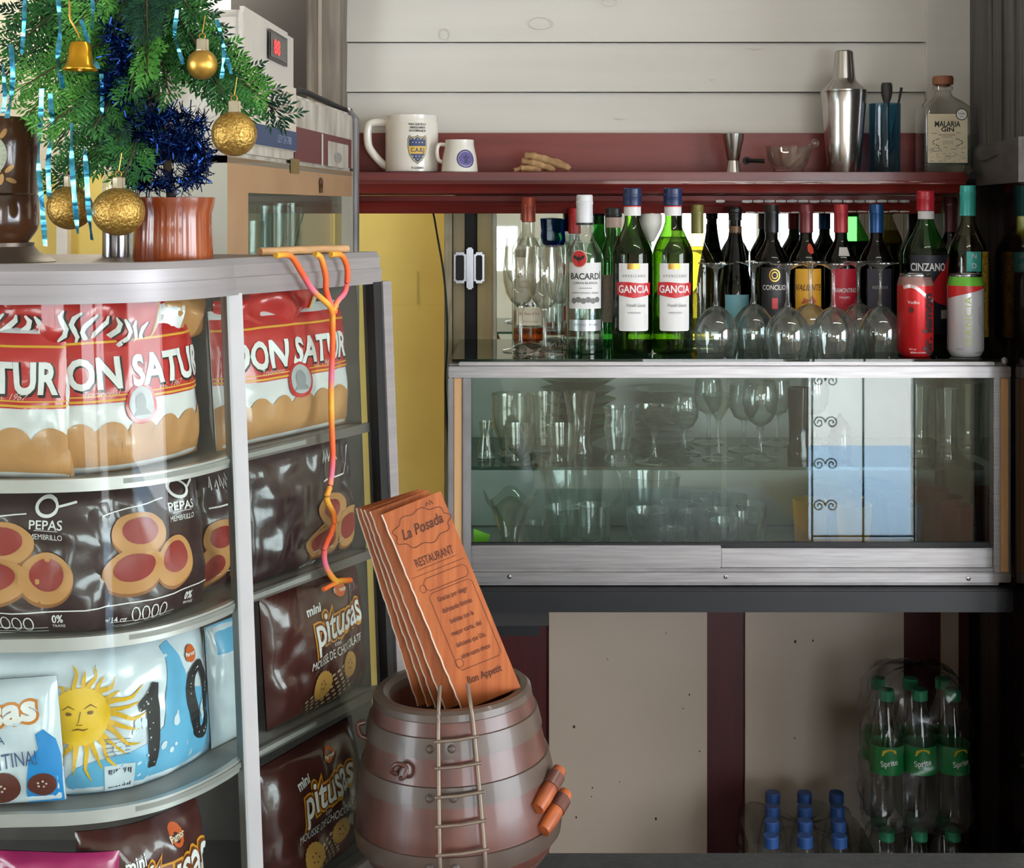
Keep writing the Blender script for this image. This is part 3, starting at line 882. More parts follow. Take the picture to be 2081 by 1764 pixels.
patch(t, 'label', R, -.026, H * .20, .026, H * .56, ink((30, 28, 30), .5))
decal('lettering', Shape().text('CONCILIO', 0, H * .42, .0095, .046, bold=.01), cyl(R), ink((226, 218, 206)), t, .0014)
decal('medallion', Shape().ring(0, H * .505, .0105, .0125, .002).ring(0, H * .505, .006, .007, .0016), cyl(R), GOLD, t, .0014)
patch(t, 'ribbon', R, -.005, H * .27, .006, H * .345, REDINK, .0014)
t, H, R, P = wine(1638, mat('maroon_capsule', (104, 38, 42), .35, .2), 'dark red wine bottle with maroon capsule and yellow label')
patch(t, 'label', R, -.028, H * .16, .028, H * .55, ink((222, 160, 40), .5), label='yellow label')
decal('lettering', Shape().text('VALIENTE', 0, H * .42, .012, .052, bold=.01, shear=.3), cyl(R), ink((90, 50, 26)), t, .0014)
decal('print', Shape().poly([(-.016 + x * .03, H * .30 + y * .018) for x, y in ((0, 0), (.2, .7), (.5, .5), (.7, 1), (1, .3), (.8, 0), (.4, .2))]), cyl(R), ink((176, 80, 30)), t, .0014)
decal('spot', Shape().ell(.006, H * .69, .009, .011, 7), rev(P, R), ink((186, 60, 32)), t, .001)
t, H, R, P = wine(1709, mat('red_capsule', (166, 44, 52), .35, .2), 'dark red wine bottle with bright red capsule and red label')
patch(t, 'label', R, -.026, H * .18, .026, H * .55, ink((190, 24, 48), .5))
decal('lettering', Shape().text('TRAMONTINO', 0, H * .40, .0085, .048, bold=.01).text('MALBEC', 0, H * .35, .004, .02), cyl(R), ink((232, 220, 220)), t, .0014)
decal('stamp', Shape().rect(-.012, H * .64, .012, H * .70), rev(P, R), ink((196, 190, 184)), t, .001, cell=.006)
t, H, R, P = wine(1781, mat('blue_capsule', (30, 76, 130), .3, .4), 'dark red wine bottle with metallic blue capsule')
patch(t, 'label', R, -.026, H * .18, .026, H * .55, ink((58, 58, 72), .5))
decal('lettering', Shape().text('RESERVA', 0, H * .42, .006, .03), cyl(R), ink((180, 176, 170)), t, .0014)
t, H, R, P = bottle('red_wine_bottle', 'dark wine bottle with plum capsule, behind the turquoise-capped bottle', 1932, 2.905, 402, .031, DARKG, .0122, (.60, .76), None, None, (mat('plum_capsule', (74, 22, 30), .35, .2), .24, 1.12))

# --- vermouth with black, red and white label
t, H, R, P = bottle('vermouth_bottle', 'big green vermouth bottle with red cap and black and red label', 1881, 2.745, 389, .0415, GREENB, .0145, (.60, .82), .64, glass('black_liquid', (16, 14, 16), (6, 6, 6), 1.33, body=.1), (ink((176, 26, 42), .35), .125, 1.15))
patch(t, 'neck_band', .0152, -.021, H * .825, .021, H * .875, ink((206, 200, 200), .5), .001)
patch(t, 'label', R, -.042, H * .10, .045, H * .60, ink((24, 26, 38), .5), .0006, label='black label with red corner')
decal('red_corner', Shape().poly([(-.012, H * .36), (.010, H * .30), (.045, H * .27), (.045, H * .59), (.040, H * .575), (.012, H * .47)]), cyl(R), ink((198, 34, 40), .4), t, .0011, cell=.008)
decal('brand_lettering', Shape().text('CINZANO', -.006, H * .525, .0145, .068, bold=.02), cyl(R), ink((240, 238, 238)), t, .0016, cell=.012)
decal('small_label', Shape().rect(.018, H * .20, .036, H * .255), cyl(R), ink((196, 190, 184)), t, .0016, cell=.006)

# --- bottle with turquoise capsule
TURQ = mat('turquoise_capsule', (66, 186, 178), .35, .1, var=.05)
t, H, R, P = bottle('turquoise_bottle', 'clear wine bottle with turquoise capsule and turquoise square label', 1967, 2.745, 378, .0375, glass('faint_straw_glass', (214, 216, 180), (90, 92, 66), 1.5), .0128, (.58, .79), .70, glass('pale_wine', (196, 186, 96), (130, 116, 40), 1.33, body=.04), (TURQ, .185, 1.16))
patch(t, 'square_label', R, -.014, H * .48, .014, H * .60, TURQ, .0008)
decal('lettering', Shape().text('N', 0, H * .575, .010, .008, bold=.01).text('D', 0, H * .515, .010, .008, bold=.01), cyl(R), ink((236, 240, 240)), t, .0014)
patch(t, 'side_label', R, .016, H * .08, .050, H * .60, mat('yellow_fruit_label', (214, 184, 60), .5, col2=(176, 120, 40), scale=50), .0008)
hx = Shape()
for cx_, cy_ in ((.024, .50), (.030, .42), (.024, .34), (.03, .55)): hx.ring(cx_, H * cy_, .008, .009, .0012, 6)
decal('hexagon_print', hx, cyl(R), ink((90, 70, 30)), t, .0014)

# ------------------------------------------------------------------ drink cans
def can(px, name, label, bodycol, collar):
    D = 2.615; R = .0325
    t = thing(name, label, 'can', (XP(px, D), D, TOPZ))
    H = ZP(556, D) - TOPZ
    obj('can_body', lathe([(0, .004), (R * .72, .003), (R * .76, 0), (R * .84, .002), (R, .012), (R, H * .86)], 40), bodycol, t)
    obj('shoulder', lathe([(R, H * .86), (R * .97, H * .90), (R * .87, H * .965)], 40), collar, t)
    lid = obj('lid', lathe([(R * .87, H * .965), (R * .84, H * .985), (R * .86, H), (R * .80, H), (R * .78, H * .975), (0, H * .972)], 36), CHROME, t)
    obj('pull_tab', box(-.008, .008, -.012, .008, H * .975, H * .982, .0015), CHROME, lid)
    return t, R, H
t, R, H = can(1860, 'red_can', 'tall red lemon drink can with dark vertical lettering', mat('red_can_paint', (196, 30, 34), .3, .35, var=.05), mat('red_grey_can', (170, 130, 126), .3, .6))
wv = [(-.031 + .062 * i / 14, H * (.915 - .11 * (i / 14) + .05 * sin(i / 14 * 5.4))) for i in range(15)]
decal('silver_wave', Shape().line([(u, v - .012) for u, v in wv], .006), rev([(R, 0), (R, H * .86), (R * .95, H * .92)], R), mat('silver_ink', (206, 190, 188), .3, .5), t, .0006)
decal('lettering', Shape().text('dr. lemon', .015, H * .40, .020, .112, rot=pi / 2, bold=.05), cyl(R), ink((48, 14, 16)), t, .0010, cell=.004)
decal('small_lettering', Shape().text('Vodka', -.012, H * .665, .006, .021, bold=.01).text('473 ml', -.014, H * .10, .003, .012).text('BEBIDA ALCOHOLICA', 0, H * .06, .0028, .034), cyl(R), ink((240, 210, 206)), t, .0008)
decal('round_mark', Shape().ell(-.016, H * .57, .0045, .0055), cyl(R), ink((80, 14, 16)), t, .0008)
t, R, H = can(1962, 'white_can', 'tall white aperitif can with green top and red slanted band', mat('white_can_paint', (214, 212, 216), .3, .25, var=.03), mat('lime_can_paint', (110, 190, 60), .3, .2))
decal('red_band', Shape().poly([(-.0325 * 1.5, H * .70), (.0325 * 1.5, H * .86), (-.0325 * 1.5, H * .86)]), cyl(R), ink((206, 42, 42), .35), t, .0005, cell=.008)
decal('vertical_lettering', Shape().text('GANCIA', -.005, H * .44, .013, .09, rot=pi / 2), cyl(R), ink((190, 204, 120), .4), t, .0008)
decal('dark_lettering', Shape().text('A P E R I T I V O', .016, H * .50, .003, .032, rot=pi / 2).text('473 ml', -.02, H * .10, .003, .012).text('BEBIDA', .016, H * .06, .003, .016), cyl(R), ink((84, 84, 88)), t, .0008)

# ------------------------------------------------------------------ glassware helpers
def vessel(prof, wall=.0016, floor=.006):
    """Open vessel: outer (radius, height) points from the foot up, closed by an inner wall."""
    inner = [(max(r - wall, .001), max(z_, prof[0][1] + floor)) for r, z_ in prof if r > .004 and z_ >= prof[0][1] + floor * .5]
    return [(0, prof[0][1])] + prof + inner[::-1] + [(0, prof[0][1] + floor)]
def stemware(R_foot, h_stem, bowl, r_stem=.0035):
    """Foot, stem and bowl; bowl is a list of (radius, height above the stem top)."""
    P = [(0, 0), (R_foot, 0), (R_foot, .0018), (R_foot * .55, .005), (r_stem * 1.6, .012), (r_stem, .022), (r_stem, h_stem - .008), (r_stem * 1.7, h_stem - .001)]
    P += [(r, h_stem + z_) for r, z_ in bowl]
    P += [(max(r - .0013, .0008), h_stem + z_ + (.002 if i == 0 else 0)) for i, (r, z_) in list(enumerate(bowl))[::-1]] + [(0, h_stem + .003)]
    return P
def glassware(name, label, px, D, z0, me, m=None, group=None, cat='glass', parts=None):
    t = thing(name, label, cat, (XP(px, D), D, z0), group)
    obj('glass_bowl', me, m or CLEAR, t)
    return t
def single(name, label, px, D, z0, me, m=None, group=None, cat='glass', rot=None):
    m = m or CLEAR
    if len(me.materials) and me.materials[0] != m:
        me = me.copy(); me.materials.clear()
    o = obj(name, me, m, None, (XP(px, D), D, z0), rot=rot)
    return tag(o, label, cat, group)

# stemmed beer glasses on the left of the cabinet top
beer = lathe(stemware(.034, .082, [(.007, .003), (.018, .012), (.0275, .028), (.0325, .050), (.0335, .070), (.0315, .095), (.0290, .117)], .0042), 40)
for px, D, lb in ((1058, 2.70, 'stemmed beer glass standing in front of the whisky bottle'), (1107, 2.63, 'stemmed beer glass standing next to the white rum'), (1137, 2.76, 'stemmed beer glass standing behind the one by the white rum')):
    single('stemmed_glass', lb, px, D, TOPZ, beer, CLEARW)

# wine glasses standing upside down
H_W = .170
wp = stemware(.033, .078, [(.006, .002), (.020, .010), (.033, .026), (.0395, .045), (.0395, .062), (.036, .080), (.0335, .092)], .0036)
wp = [(r, H_W - z_) for r, z_ in wp]
wine_me = lathe(wp, 40)
for px, D, lb in ((1455, 2.64, 'upturned wine glass next to the green aperitif bottle'), (1601, 2.615, 'upturned wine glass in front of the black and maroon capsuled wines'), (1694, 2.615, 'upturned wine glass in front of the red-capsuled wine'), (1789, 2.65, 'upturned wine glass right beside the red can'),
                  (1531, 2.70, 'upturned wine glass just in front of the black-capsuled wine, set back'), (1647, 2.715, 'upturned wine glass just in front of the yellow-labelled wine, set back'), (1744, 2.725, 'upturned wine glass set back between red and blue capsuled wines')):
    single('upturned_wine_glass', lb, px, D, TOPZ, wine_me, CLEAR, 'wine glasses turned upside down on the cabinet')

# ------------------------------------------------------------------ inside the cabinet, upper glass shelf
U = SHZ + .0008
def tumbler_me(R0, R1, H, ribs=0, n=40):
    P = [(R0 * .9, 0), (R0, .002), (R0 + (R1 - R0) * .4, H * .45), (R1, H)]
    me = lathe(vessel(P, .002, .008), n)
    if ribs:
        for v in me.vertices:
            r = sqrt(v.co.x ** 2 + v.co.y ** 2)
            if v.co.z < H * .55 and r > R0 * .5:
                k = 1 + .035 * cos(ribs * atan2(v.co.x, v.co.y)) * (1 - v.co.z / (H * .55))
                v.co.x *= k; v.co.y *= k
        me.update()
    return me
def turned(P, wall=.0016, floor=.006, n=36): return lathe(vessel(P, wall, floor), n)

single('tulip_glass', 'tall clear tulip beer glass behind the fluted tumbler', 1040, 2.72, U, turned([(.026, 0), (.027, .004), (.021, .010), (.026, .03), (.036, .06), (.0385, .085), (.037, .108), (.0395, .118)]), CLEARW)
single('waisted_glass', 'small waisted glass at the wooden end of the shelf', 988, 2.70, U, turned([(.0175, 0), (.0175, .008), (.0155, .02), (.0115, .045), (.0145, .068)]), CLEARW)
tb = tumbler_me(.0225, .029, .073, 16)
for px, lb in ((1055, 'low fluted tumbler in front of the tall tulip glass'), (1144, 'low fluted tumbler in front of the flared glasses')):
    single('fluted_tumbler', lb, px, 2.625, U, tb, CLEARW)
single('pint_glass', 'tall clear pint glass between the two fluted tumblers', 1110, 2.77, U, turned([(.022, 0), (.022, .008), (.024, .03), (.0265, .07), (.030, .112)]), CLEARW)
single('flared_glass', 'tall flared glass behind the second fluted tumbler', 1178, 2.74, U, turned([(.024, 0), (.0245, .006), (.019, .02), (.020, .05), (.026, .09), (.031, .118)]), CLEARW)
single('hurricane_glass', 'curvy hurricane glass with thick base next to the wide cocktail glass', 1257, 2.625, U, turned([(.026, 0), (.0265, .014), (.019, .024), (.022, .040), (.027, .066), (.024, .088), (.0275, .106)], .0018, .02))
single('cocktail_glass', 'wide shallow cocktail glass on a knobbed stem', 1330, 2.64, U, lathe(stemware(.036, .055, [(.005, .002), (.010, .008), (.020, .018), (.030, .026), (.036, .036), (.0375, .05)], .0045), 36))
single('goblet', 'round-bowled goblet behind the wide cocktail glass', 1391, 2.74, U, lathe(stemware(.031, .045, [(.006, .002), (.018, .010), (.027, .026), (.029, .046), (.026, .066)], .004), 36))
single('martini_glass', 'thin-stemmed martini glass with conical bowl', 1460, 2.68, U, lathe(stemware(.030, .070, [(.004, .001), (.020, .028), (.033, .052)], .003), 36))
single('wine_glass', 'upright wine glass with plain bowl beside the martini glass', 1512, 2.78, U, lathe(stemware(.031, .055, [(.006, .002), (.020, .010), (.029, .028), (.030, .05), (.027, .074)], .0035), 36))
for px, D, lb in ((1440, 2.865, 'upright wine glass at the back, behind the martini glass'), (1578, 2.85, 'upright wine glass at the back, behind the balloon glass'), (1655, 2.86, 'upright wine glass at the back, behind the tall smoked glass')):
    single('wine_glass', lb, px, D, U, lathe(stemware(.030, .055, [(.006, .002), (.020, .010), (.028, .028), (.029, .05), (.026, .074)], .0035), 32))
bal = lathe(stemware(.032, .058, [(.006, .002), (.02, .012), (.031, .030), (.0345, .050), (.033, .072), (.0295, .088)], .0045), 40)
for v in bal.vertices:
    r = sqrt(v.co.x ** 2 + v.co.y ** 2)
    if v.co.z > .065 and r > .01:
        k = 1 + .018 * sin(9 * atan2(v.co.x, v.co.y) + v.co.z * 400) ; v.co.x *= k; v.co.y *= k
single('balloon_glass', 'balloon glass with crinkled bowl beside the sliding door edge', 1545, 2.69, U, bal)
flute_me = lathe(vessel([(.021, 0), (.0215, .020), (.0185, .028), (.0185, .06), (.0215, .135)], .002, .02), 48, flute=.03, nfl=12)
for px, D, lb in ((1624, 2.68, 'tall ribbed beer glass standing apart, behind the sliding door edge'), (1868, 2.71, 'tall ribbed beer glass, first of the three beside the grey jar'), (1926, 2.66, 'tall ribbed beer glass, middle of the three beside the grey jar'), (1966, 2.75, 'tall ribbed beer glass at the wooden right end of the cabinet')):
    single('ribbed_glass', lb, px, D, U, flute_me, SMOKE if px == 1624 else CLEAR)
t = thing('grey_jar', 'dark grey glass jar with pointed lid on the glass shelf', 'jar', (XP(1707, 2.66), 2.66, U))
obj('jar_body', lathe([(0, 0), (.0195, 0), (.0205, .006), (.0205, .045), (.019, .052), (0, .052)], 28), SMOKE, t)
obj('pointed_lid', lathe([(.0195, .052), (.019, .062), (.014, .073), (.006, .081), (.002, .09), (0, .09)], 28), mat('dark_grey_lid', (70, 72, 74), .3, .2), t)
# stacked green bowls and clear saucers at the back
bowl_me = turned([(.028, 0), (.03, .004), (.054, .014), (.076, .026)], .002, .004)
GB = glass('green_bowl_glass', (146, 206, 160), (50, 120, 76), 1.5, body=.12)
for k in range(6):
        single('green_bowl', 'pale green glass bowl in a stack behind the tall glasses', 1175, 2.868, U + k * .021, bowl_me, GB, 'stacked green bowls', 'bowl')
plate_me = turned([(.03, 0), (.034, .003), (.06, .009)], .002, .003)
for k in range(9):
    single('glass_saucer', 'clear glass saucer in the stack beside the green bowls', 1350, 2.868, U + k * .0125, plate_me, CLEAR, 'stacked clear saucers', 'saucer')
# lower level
LZ = CBOT + .0185
sun = thing('sundae_dish', 'clear sundae dish with wide wavy rim', 'dish', (XP(1037, 2.69), 2.69, LZ))
P = [(.022, 0), (.023, .004), (.016, .012), (.018, .03), (.025, .06), (.034, .085), (.046, .108), (.051, .113)]
me = lathe(vessel(P, .0018, .006), 48)
for v in me.vertices:
    r = sqrt(v.co.x ** 2 + v.co.y ** 2)
    if v.co.z > .07 and r > .02:
        v.co.z += .012 * cos(4 * atan2(v.co.x, v.co.y)) * (v.co.z - .07) / .043
obj('dish_bowl', me, CLEARW, sun)
for px, D, R0, R1, Hh, lb in ((1088, 2.64, .021, .025, .075, 'clear tumbler standing in front of the wavy sundae dish'), (1140, 2.70, .030, .036, .092, 'wide clear tumbler next to the wavy sundae dish'), (1209, 2.645, .026, .031, .108, 'tall straight tumbler in front of the big clear jug'),
                       (1316, 2.70, .034, .040, .086, 'wide low tumbler, the broadest clear one on the cabinet floor'), (1368, 2.63, .020, .0245, .066, 'small tapered tumbler standing near the cabinet door')):
    single('clear_tumbler', lb, px, D, LZ, tumbler_me(R0, R1, Hh))
tme = tumbler_me(.026, .031, .082)
for px, D in ((1409, 2.71), (1437, 2.80), (1468, 2.72), (1488, 2.86), (1477, 2.635), (1527, 2.78), (1517, 2.68), (1375, 2.79), (1426, 2.885)):
    single('clear_tumbler', 'plain clear tumbler in the crowd on the cabinet floor', px, D, LZ, tme, CLEAR, 'plain tumblers on the cabinet floor')
jug = thing('glass_jug', 'big clear glass jug with spout and handle behind the tumblers', 'jug', (XP(1165, 2.85), 2.85, LZ))
me = lathe(vessel([(.052, 0), (.055, .006), (.058, .08), (.062, .155), (.064, .165)], .0025, .008), 44)
for v in me.vertices:
    if v.co.z > .12 and v.co.x < -.03: v.co.x -= (v.co.z - .12) * .35
obj('jug_body', me, CLEAR, jug)
obj('jug_handle', tube(spline([(.06, 0, .14), (.09, 0, .13), (.092, 0, .08), (.06, 0, .05)], 6), .005, 8), CLEAR, jug)
basket = single('cut_glass_bowl', 'deep cut-glass bowl behind the clear tumblers', 1323, 2.875, LZ, lathe(vessel([(.04, 0), (.045, .004), (.052, .06), (.058, .12)], .003, .01), 48, flute=.03, nfl=16), CLEAR, None, 'bowl')
gcard = thing('green_card', 'bright green folded card at the wooden end of the cabinet', 'card', (XP(978, 2.63), 2.63, LZ))
obj('leaf', mesh([(-.014, 0, 0), (.006, 0, 0), (.016, 0, .055), (-.014, 0, .066), (-.014, .002, 0), (.006, .002, 0), (.016, .002, .055), (-.014, .002, .066)], [(0, 1, 2, 3), (4, 7, 6, 5), (0, 4, 5, 1), (1, 5, 6, 2), (2, 6, 7, 3), (3, 7, 4, 0)]), ink((120, 190, 50), .5), gcard)
obj('leaf', mesh([(-.014, .03, 0), (.02, .03, 0), (.006, .03, .048), (-.014, .003, .066), (-.014, .032, 0), (.02, .032, 0), (.006, .032, .048), (-.014, .005, .066)], [(0, 1, 2, 3), (4, 7, 6, 5), (0, 4, 5, 1), (1, 5, 6, 2), (2, 6, 7, 3), (3, 7, 4, 0)]), ink((80, 140, 40), .5), gcard)
cme = tumbler_me(.027, .0325, .108)
COLG = {'yellow': glass('yellow_tumbler_glass', (255, 238, 130), (250, 206, 50), 1.5, body=.42), 'blue': glass('blue_tumbler_glass', (160, 212, 240), (60, 146, 206), 1.5, body=.42), 'red': glass('red_tumbler_glass', (240, 150, 156), (196, 50, 64), 1.5, body=.42)}
for c_, X, rows in (('yellow', .634, 4), ('blue', .728, 4), ('red', .822, 3)):
    for k in range(rows):
        D = 2.645 + k * .0735
        if k == 0:
            me2 = cme.copy(); me2.materials.clear(); me2.materials.append(COLG[c_])
        o = obj(c_ + '_tumbler', me2, None, None, (X + .003 * (k % 2), D, LZ))
        tag(o, 'transparent %s glass tumbler in a row running back through the cabinet' % c_, 'glass', 'row of %s tumblers' % c_)
me3 = cme.copy(); me3.materials.clear(); me3.materials.append(COLG['yellow'])
tag(obj('yellow_tumbler', me3, None, None, (.562, 2.69, LZ)), 'transparent yellow tumbler standing alone outside the coloured rows', 'glass')

# ------------------------------------------------------------------ things on the red shelf
SZ = 1.8495
CERAM = mat('white_ceramic', (232, 226, 214), .22, var=.03, coat=.4)
DM = 2.95
t = thing('beer_mug', 'large white ceramic beer mug with blue and yellow crest', 'mug', (XP(837, DM), DM, SZ))
R, H = .0545, .118
P = [(.050, 0), (R, .003), (R, H * .86), (R * .985, H * .89), (R * .97, H * .93), (R * .98, H), (R * .92, H)]
obj('mug_body', lathe(vessel(P[:-1], .004, .008), 48), CERAM, t)
obj('handle', tube(spline([(-.045, 0, .103), (-.078, -.002, .104), (-.090, -.002, .094), (-.090, -.002, .060), (-.080, -.002, .040), (-.060, 0, .018), (-.046, 0, .012)], 6), .0085, 10), CERAM, t)
S = Shape().text('PARA QUE SE LO', 0, .098, .0042, .036, bold=.02).text('OBSEQUIAMOS', 0, .0915, .0042, .032, bold=.02).text('UN HOMENAJE BI', 0, .085, .0042, .034, bold=.02).text('TE QUEREMOS', 0, .0095, .0042, .026, bold=.02)
f = cyl(R, .28)
decal('lettering', S, f, INK, t, .0008)
def crest(cx, cz, w, h):
    return [(cx + x * w, cz + y * h) for x, y in ((0, .52), (.12, .46), (.3, .46), (.42, .52), (.5, .38), (.5, .05), (.42, -.2), (.25, -.4), (0, -.54), (-.25, -.4), (-.42, -.2), (-.5, .05), (-.5, .38), (-.42, .52), (-.3, .46), (-.12, .46))]
decal('crest_edge', Shape().poly(crest(0, .047, .040, .056)), f, ink((40, 44, 60)), t, .0006, cell=.008)
decal('crest_rim', Shape().poly(crest(0, .047, .0375, .053)), f, ink((206, 190, 120)), t, .0010, cell=.008)
decal('crest_field', Shape().poly(crest(0, .047, .034, .049)), f, ink((36, 54, 104)), t, .0014, cell=.008)
decal('crest_band', Shape().poly([(-.0165, .042), (-.0145, .038), (.0145, .038), (.0165, .042), (.017, .0535), (-.017, .0535)]), f, ink((222, 178, 60)), t, .0018, cell=.008)
decal('crest_letters', Shape().text('C.A.B.J', 0, .0460, .0085, .027, bold=.02), f, ink((40, 50, 90)), t, .0024)
st = Shape()
for r_, zc in ((5, .068), (4, .061), (4, .033), (3, .027)):
    for i in range(r_): st.ell((i - (r_ - 1) / 2) * .0065, zc, .0013, .0013, 5)
decal('crest_stars', st, f, ink((214, 200, 150)), t, .0020)
t = thing('small_mug', 'small white ceramic mug with round purple badge', 'mug', (XP(934, 2.90), 2.90, SZ))
P = [(.036, 0), (.0375, .002), (.0345, .03), (.029, .056), (.029, .066)]
obj('mug_body', lathe(vessel(P, .003, .006), 40), CERAM, t)
obj('handle', tube(spline([(-.028, 0, .056), (-.042, 0, .056), (-.046, 0, .044), (-.043, 0, .026), (-.032, 0, .020)], 6), .0042, 8), CERAM, t)
f = rev(P, .034, .35)
decal('badge_ring', Shape().ring(.002, .027, .0185, .0185, .003), f, ink((70, 60, 120)), t, .0006)
decal('badge', Shape().ell(.002, .027, .0145), f, ink((96, 84, 150)), t, .0006, cell=.006)
decal('badge_figure', Shape().poly([(.002 + x * .01, .027 + y * .012) for x, y in ((-.5, -.8), (.5, -.8), (.3, -.1), (.7, .3), (.2, .4), (0, .9), (-.2, .4), (-.7, .3), (-.3, -.1))]), f, ink((50, 42, 92)), t, .0010)
# ginger-like roots
ROOT = mat('dry_root', (176, 140, 96), .7, col2=(140, 104, 66), scale=60, bump=.4)
for pts, rr, lb in (([(1066, 316), (1085, 318), (1118, 328), (1148, 338), (1158, 346)], (.007, .0085, .009, .007, .003), 'dry brown root lying across the others on the shelf'),
                    ([(1060, 327), (1082, 331), (1105, 338), (1128, 345)], (.006, .0085, .008, .004), 'dry knobbly root lying in the middle of the root pile'),
                    ([(1045, 346), (1060, 342), (1082, 343), (1100, 345)], (.004, .007, .0075, .005), 'short dry root lying flat at the bottom of the pile')):
    DD = 2.885 + .015 * len(lb) % .03
    c0 = W(pts[1][0], pts[1][1], DD)
    o = obj('dry_root', tube([p - c0 for p in spline([W(a, b, DD) for a, b in pts], 5)], [rr[min(int(i / 5), len(rr) - 1)] * (1 + .12 * sin(i * 1.7)) for i in range((len(pts) - 1) * 5 + 1)], 9), ROOT, None, c0)
    tag(o, lb, 'root')
# jigger
o = single('jigger', 'double-ended steel jigger on the red shelf', 1490, 2.93, SZ, lathe([(.0, .024), (.010, .024), (.0155, .0), (.0165, .0), (.0115, .025), (.0125, .027), (.0235, .080), (.0225, .081), (.011, .03), (0, .03)], 36), STEEL, None, 'jigger')
# glass mortar with pestle
P = [(.030, 0), (.032, .003), (.030, .006), (.040, .022), (.0455, .045), (.0475, .054)]
mo = thing('glass_mortar', 'small clear glass mortar bowl beside the shaker', 'mortar', (XP(1602, 2.92), 2.92, SZ))
obj('mortar_bowl', lathe(vessel(P, .004, .012), 44), CLEARW, mo)
a = W(1598, 346, 2.925) + Vector((0, 0, .008)); b = W(1656, 291, 2.905)
pe = thing('glass_pestle', 'clear glass pestle with round knob leaning in the mortar', 'pestle', a)
d_ = b - a
obj('rod', tube([Vector((0, 0, 0)), d_ * .15, d_ * .5, d_ * .9], [.009, .0085, .005, .005], 12), CLEARW, pe)
bm = bmesh.new(); bmesh.ops.create_uvsphere(bm, u_segments=16, v_segments=10, radius=.009)
obj('knob', bm_mesh(bm, True), CLEARW, pe, d_)
# shaker
t = thing('cocktail_shaker', 'tall brushed steel cocktail shaker standing on the red shelf', 'shaker', (XP(1715, 2.93), 2.93, SZ))
k = 2.93 / FPX
def zz(py): return ZP(py, 2.93) - SZ
obj('cup', lathe([(0, 0), (31 * k, 0), (32 * k, .002), (38 * k, zz(290)), (44 * k, zz(215)), (46 * k, zz(190)), (47 * k, zz(187))], 56), STEEL, t)
obj('strainer_top', lathe([(45.5 * k, zz(187)), (46 * k, zz(184)), (43 * k, zz(182)), (33 * k, zz(172)), (25 * k, zz(164)), (23.5 * k, zz(160))], 56), STEEL, t)
obj('cap', lathe([(23.5 * k, zz(164)), (22.8 * k, zz(160)), (18.5 * k, zz(106)), (16 * k, zz(103)), (0, zz(102.5))], 48), STEEL, t)
# blue tumbler with bar tools
BT = glass('blue_bubble_glass', (176, 218, 234), (84, 152, 186), 1.5, body=.25)
D = 2.93; R = 31.5 * D / FPX
t = thing('blue_tumbler', 'tall blue bubbled glass holding bar tools', 'glass', (XP(1798, D), D, SZ))
P = [(R * .93, 0), (R * .97, .004), (R * .98, .07), (R, ZP(211, D) - SZ)]
me = lathe(vessel(P, .0025, .01), 44)
for v in me.vertices:
    q = .0012 * sin(v.co.z * 210 + 3 * atan2(v.co.x, v.co.y)) * sin(5 * atan2(v.co.x, v.co.y))
    r_ = sqrt(v.co.x ** 2 + v.co.y ** 2)
    if r_ > .01 and .012 < v.co.z < .12: v.co.x *= 1 + q / r_; v.co.y *= 1 + q / r_
obj('glass_body', me, BT, t)
b0 = (XP(1798, D), D, SZ + .012)
t = thing('muddler', 'black muddler with flared head standing in the blue glass', 'muddler', b0)
o_ = Vector(b0)
obj('shaft', tube([Vector((.004, 0, 0)), W(1803, 240, D) - o_, W(1802, 207, D) - o_], [.006, .005, .0055], 10), RUBBER, t)
me = lathe([(.0055, 0), (.0085, .008), (.0115, .022), (.0115, .036), (.0095, .042), (.004, .040), (0, .0405)], 20)
obj('head', me, mat('dark_rubber_head', (52, 48, 46), .55, var=.2), t, W(1802, 210, D) - o_)
b0 = (XP(1806, D), D + .008, SZ + .012)
st_ = thing('bar_spoon', 'thin dark bar spoon leaning in the blue glass', 'spoon', b0)
obj('shaft', tube([Vector((-.004, 0, 0)), W(1826, 210, D + .008) - Vector(b0)], .0018, 8), RUBBER, st_)
obj('grip', tube([W(1826, 210, D + .008) - Vector(b0), W(1832, 178, D + .008) - Vector(b0)], [.0024, .003], 8), RUBBER, st_)
# square gin bottle
D = 2.93; k = D / FPX
t = thing('gin_bottle', 'square clear gin bottle with cork stopper and pale illustrated label', 'bottle', (XP(1916, D), D, SZ))
gx, gz = 47 * k, ZP(222, D) - SZ
def rsq(r, hw): return None
verts, faces = [], []
rings = [(gx * .96, 0, .010), (gx, .006, .010), (gx, gz * .6, .010), (gx, gz, .010), (gx * .93, gz + .006, .012), (gx * .70, ZP(205, D) - SZ, .02), (gx * .42, ZP(196, D) - SZ, .018), (17 * k, ZP(190, D) - SZ, .0168), (16 * k, ZP(186, D) - SZ, .016), (19.5 * k, ZP(184, D) - SZ, .0195), (20 * k, ZP(176, D) - SZ, .0195), (14 * k, ZP(173, D) - SZ, .014)]
n = 32
for hw, z_, rc in rings:
    rc = min(rc, hw)
    for i in range(n):
        q = i // (n // 4); a = 2 * pi * (i + .5) / n
        cx_, cy_ = (hw - rc) * (1 if q in (0, 3) else -1), (hw - rc) * (1 if q in (0, 1) else -1)
        aa = q * pi / 2 + (i % (n // 4)) / (n // 4 - 1) * pi / 2
        verts.append((cx_ + rc * cos(aa), (cy_ + rc * sin(aa)) * .8, z_))
for j in range(len(rings) - 1):
    for i in range(n): faces.append((j * n + i, j * n + (i + 1) % n, (j + 1) * n + (i + 1) % n, (j + 1) * n + i))
faces.append(tuple(range(n))); 
obj('glass_body', mesh(verts, faces, True, 35), CLEARW, t)
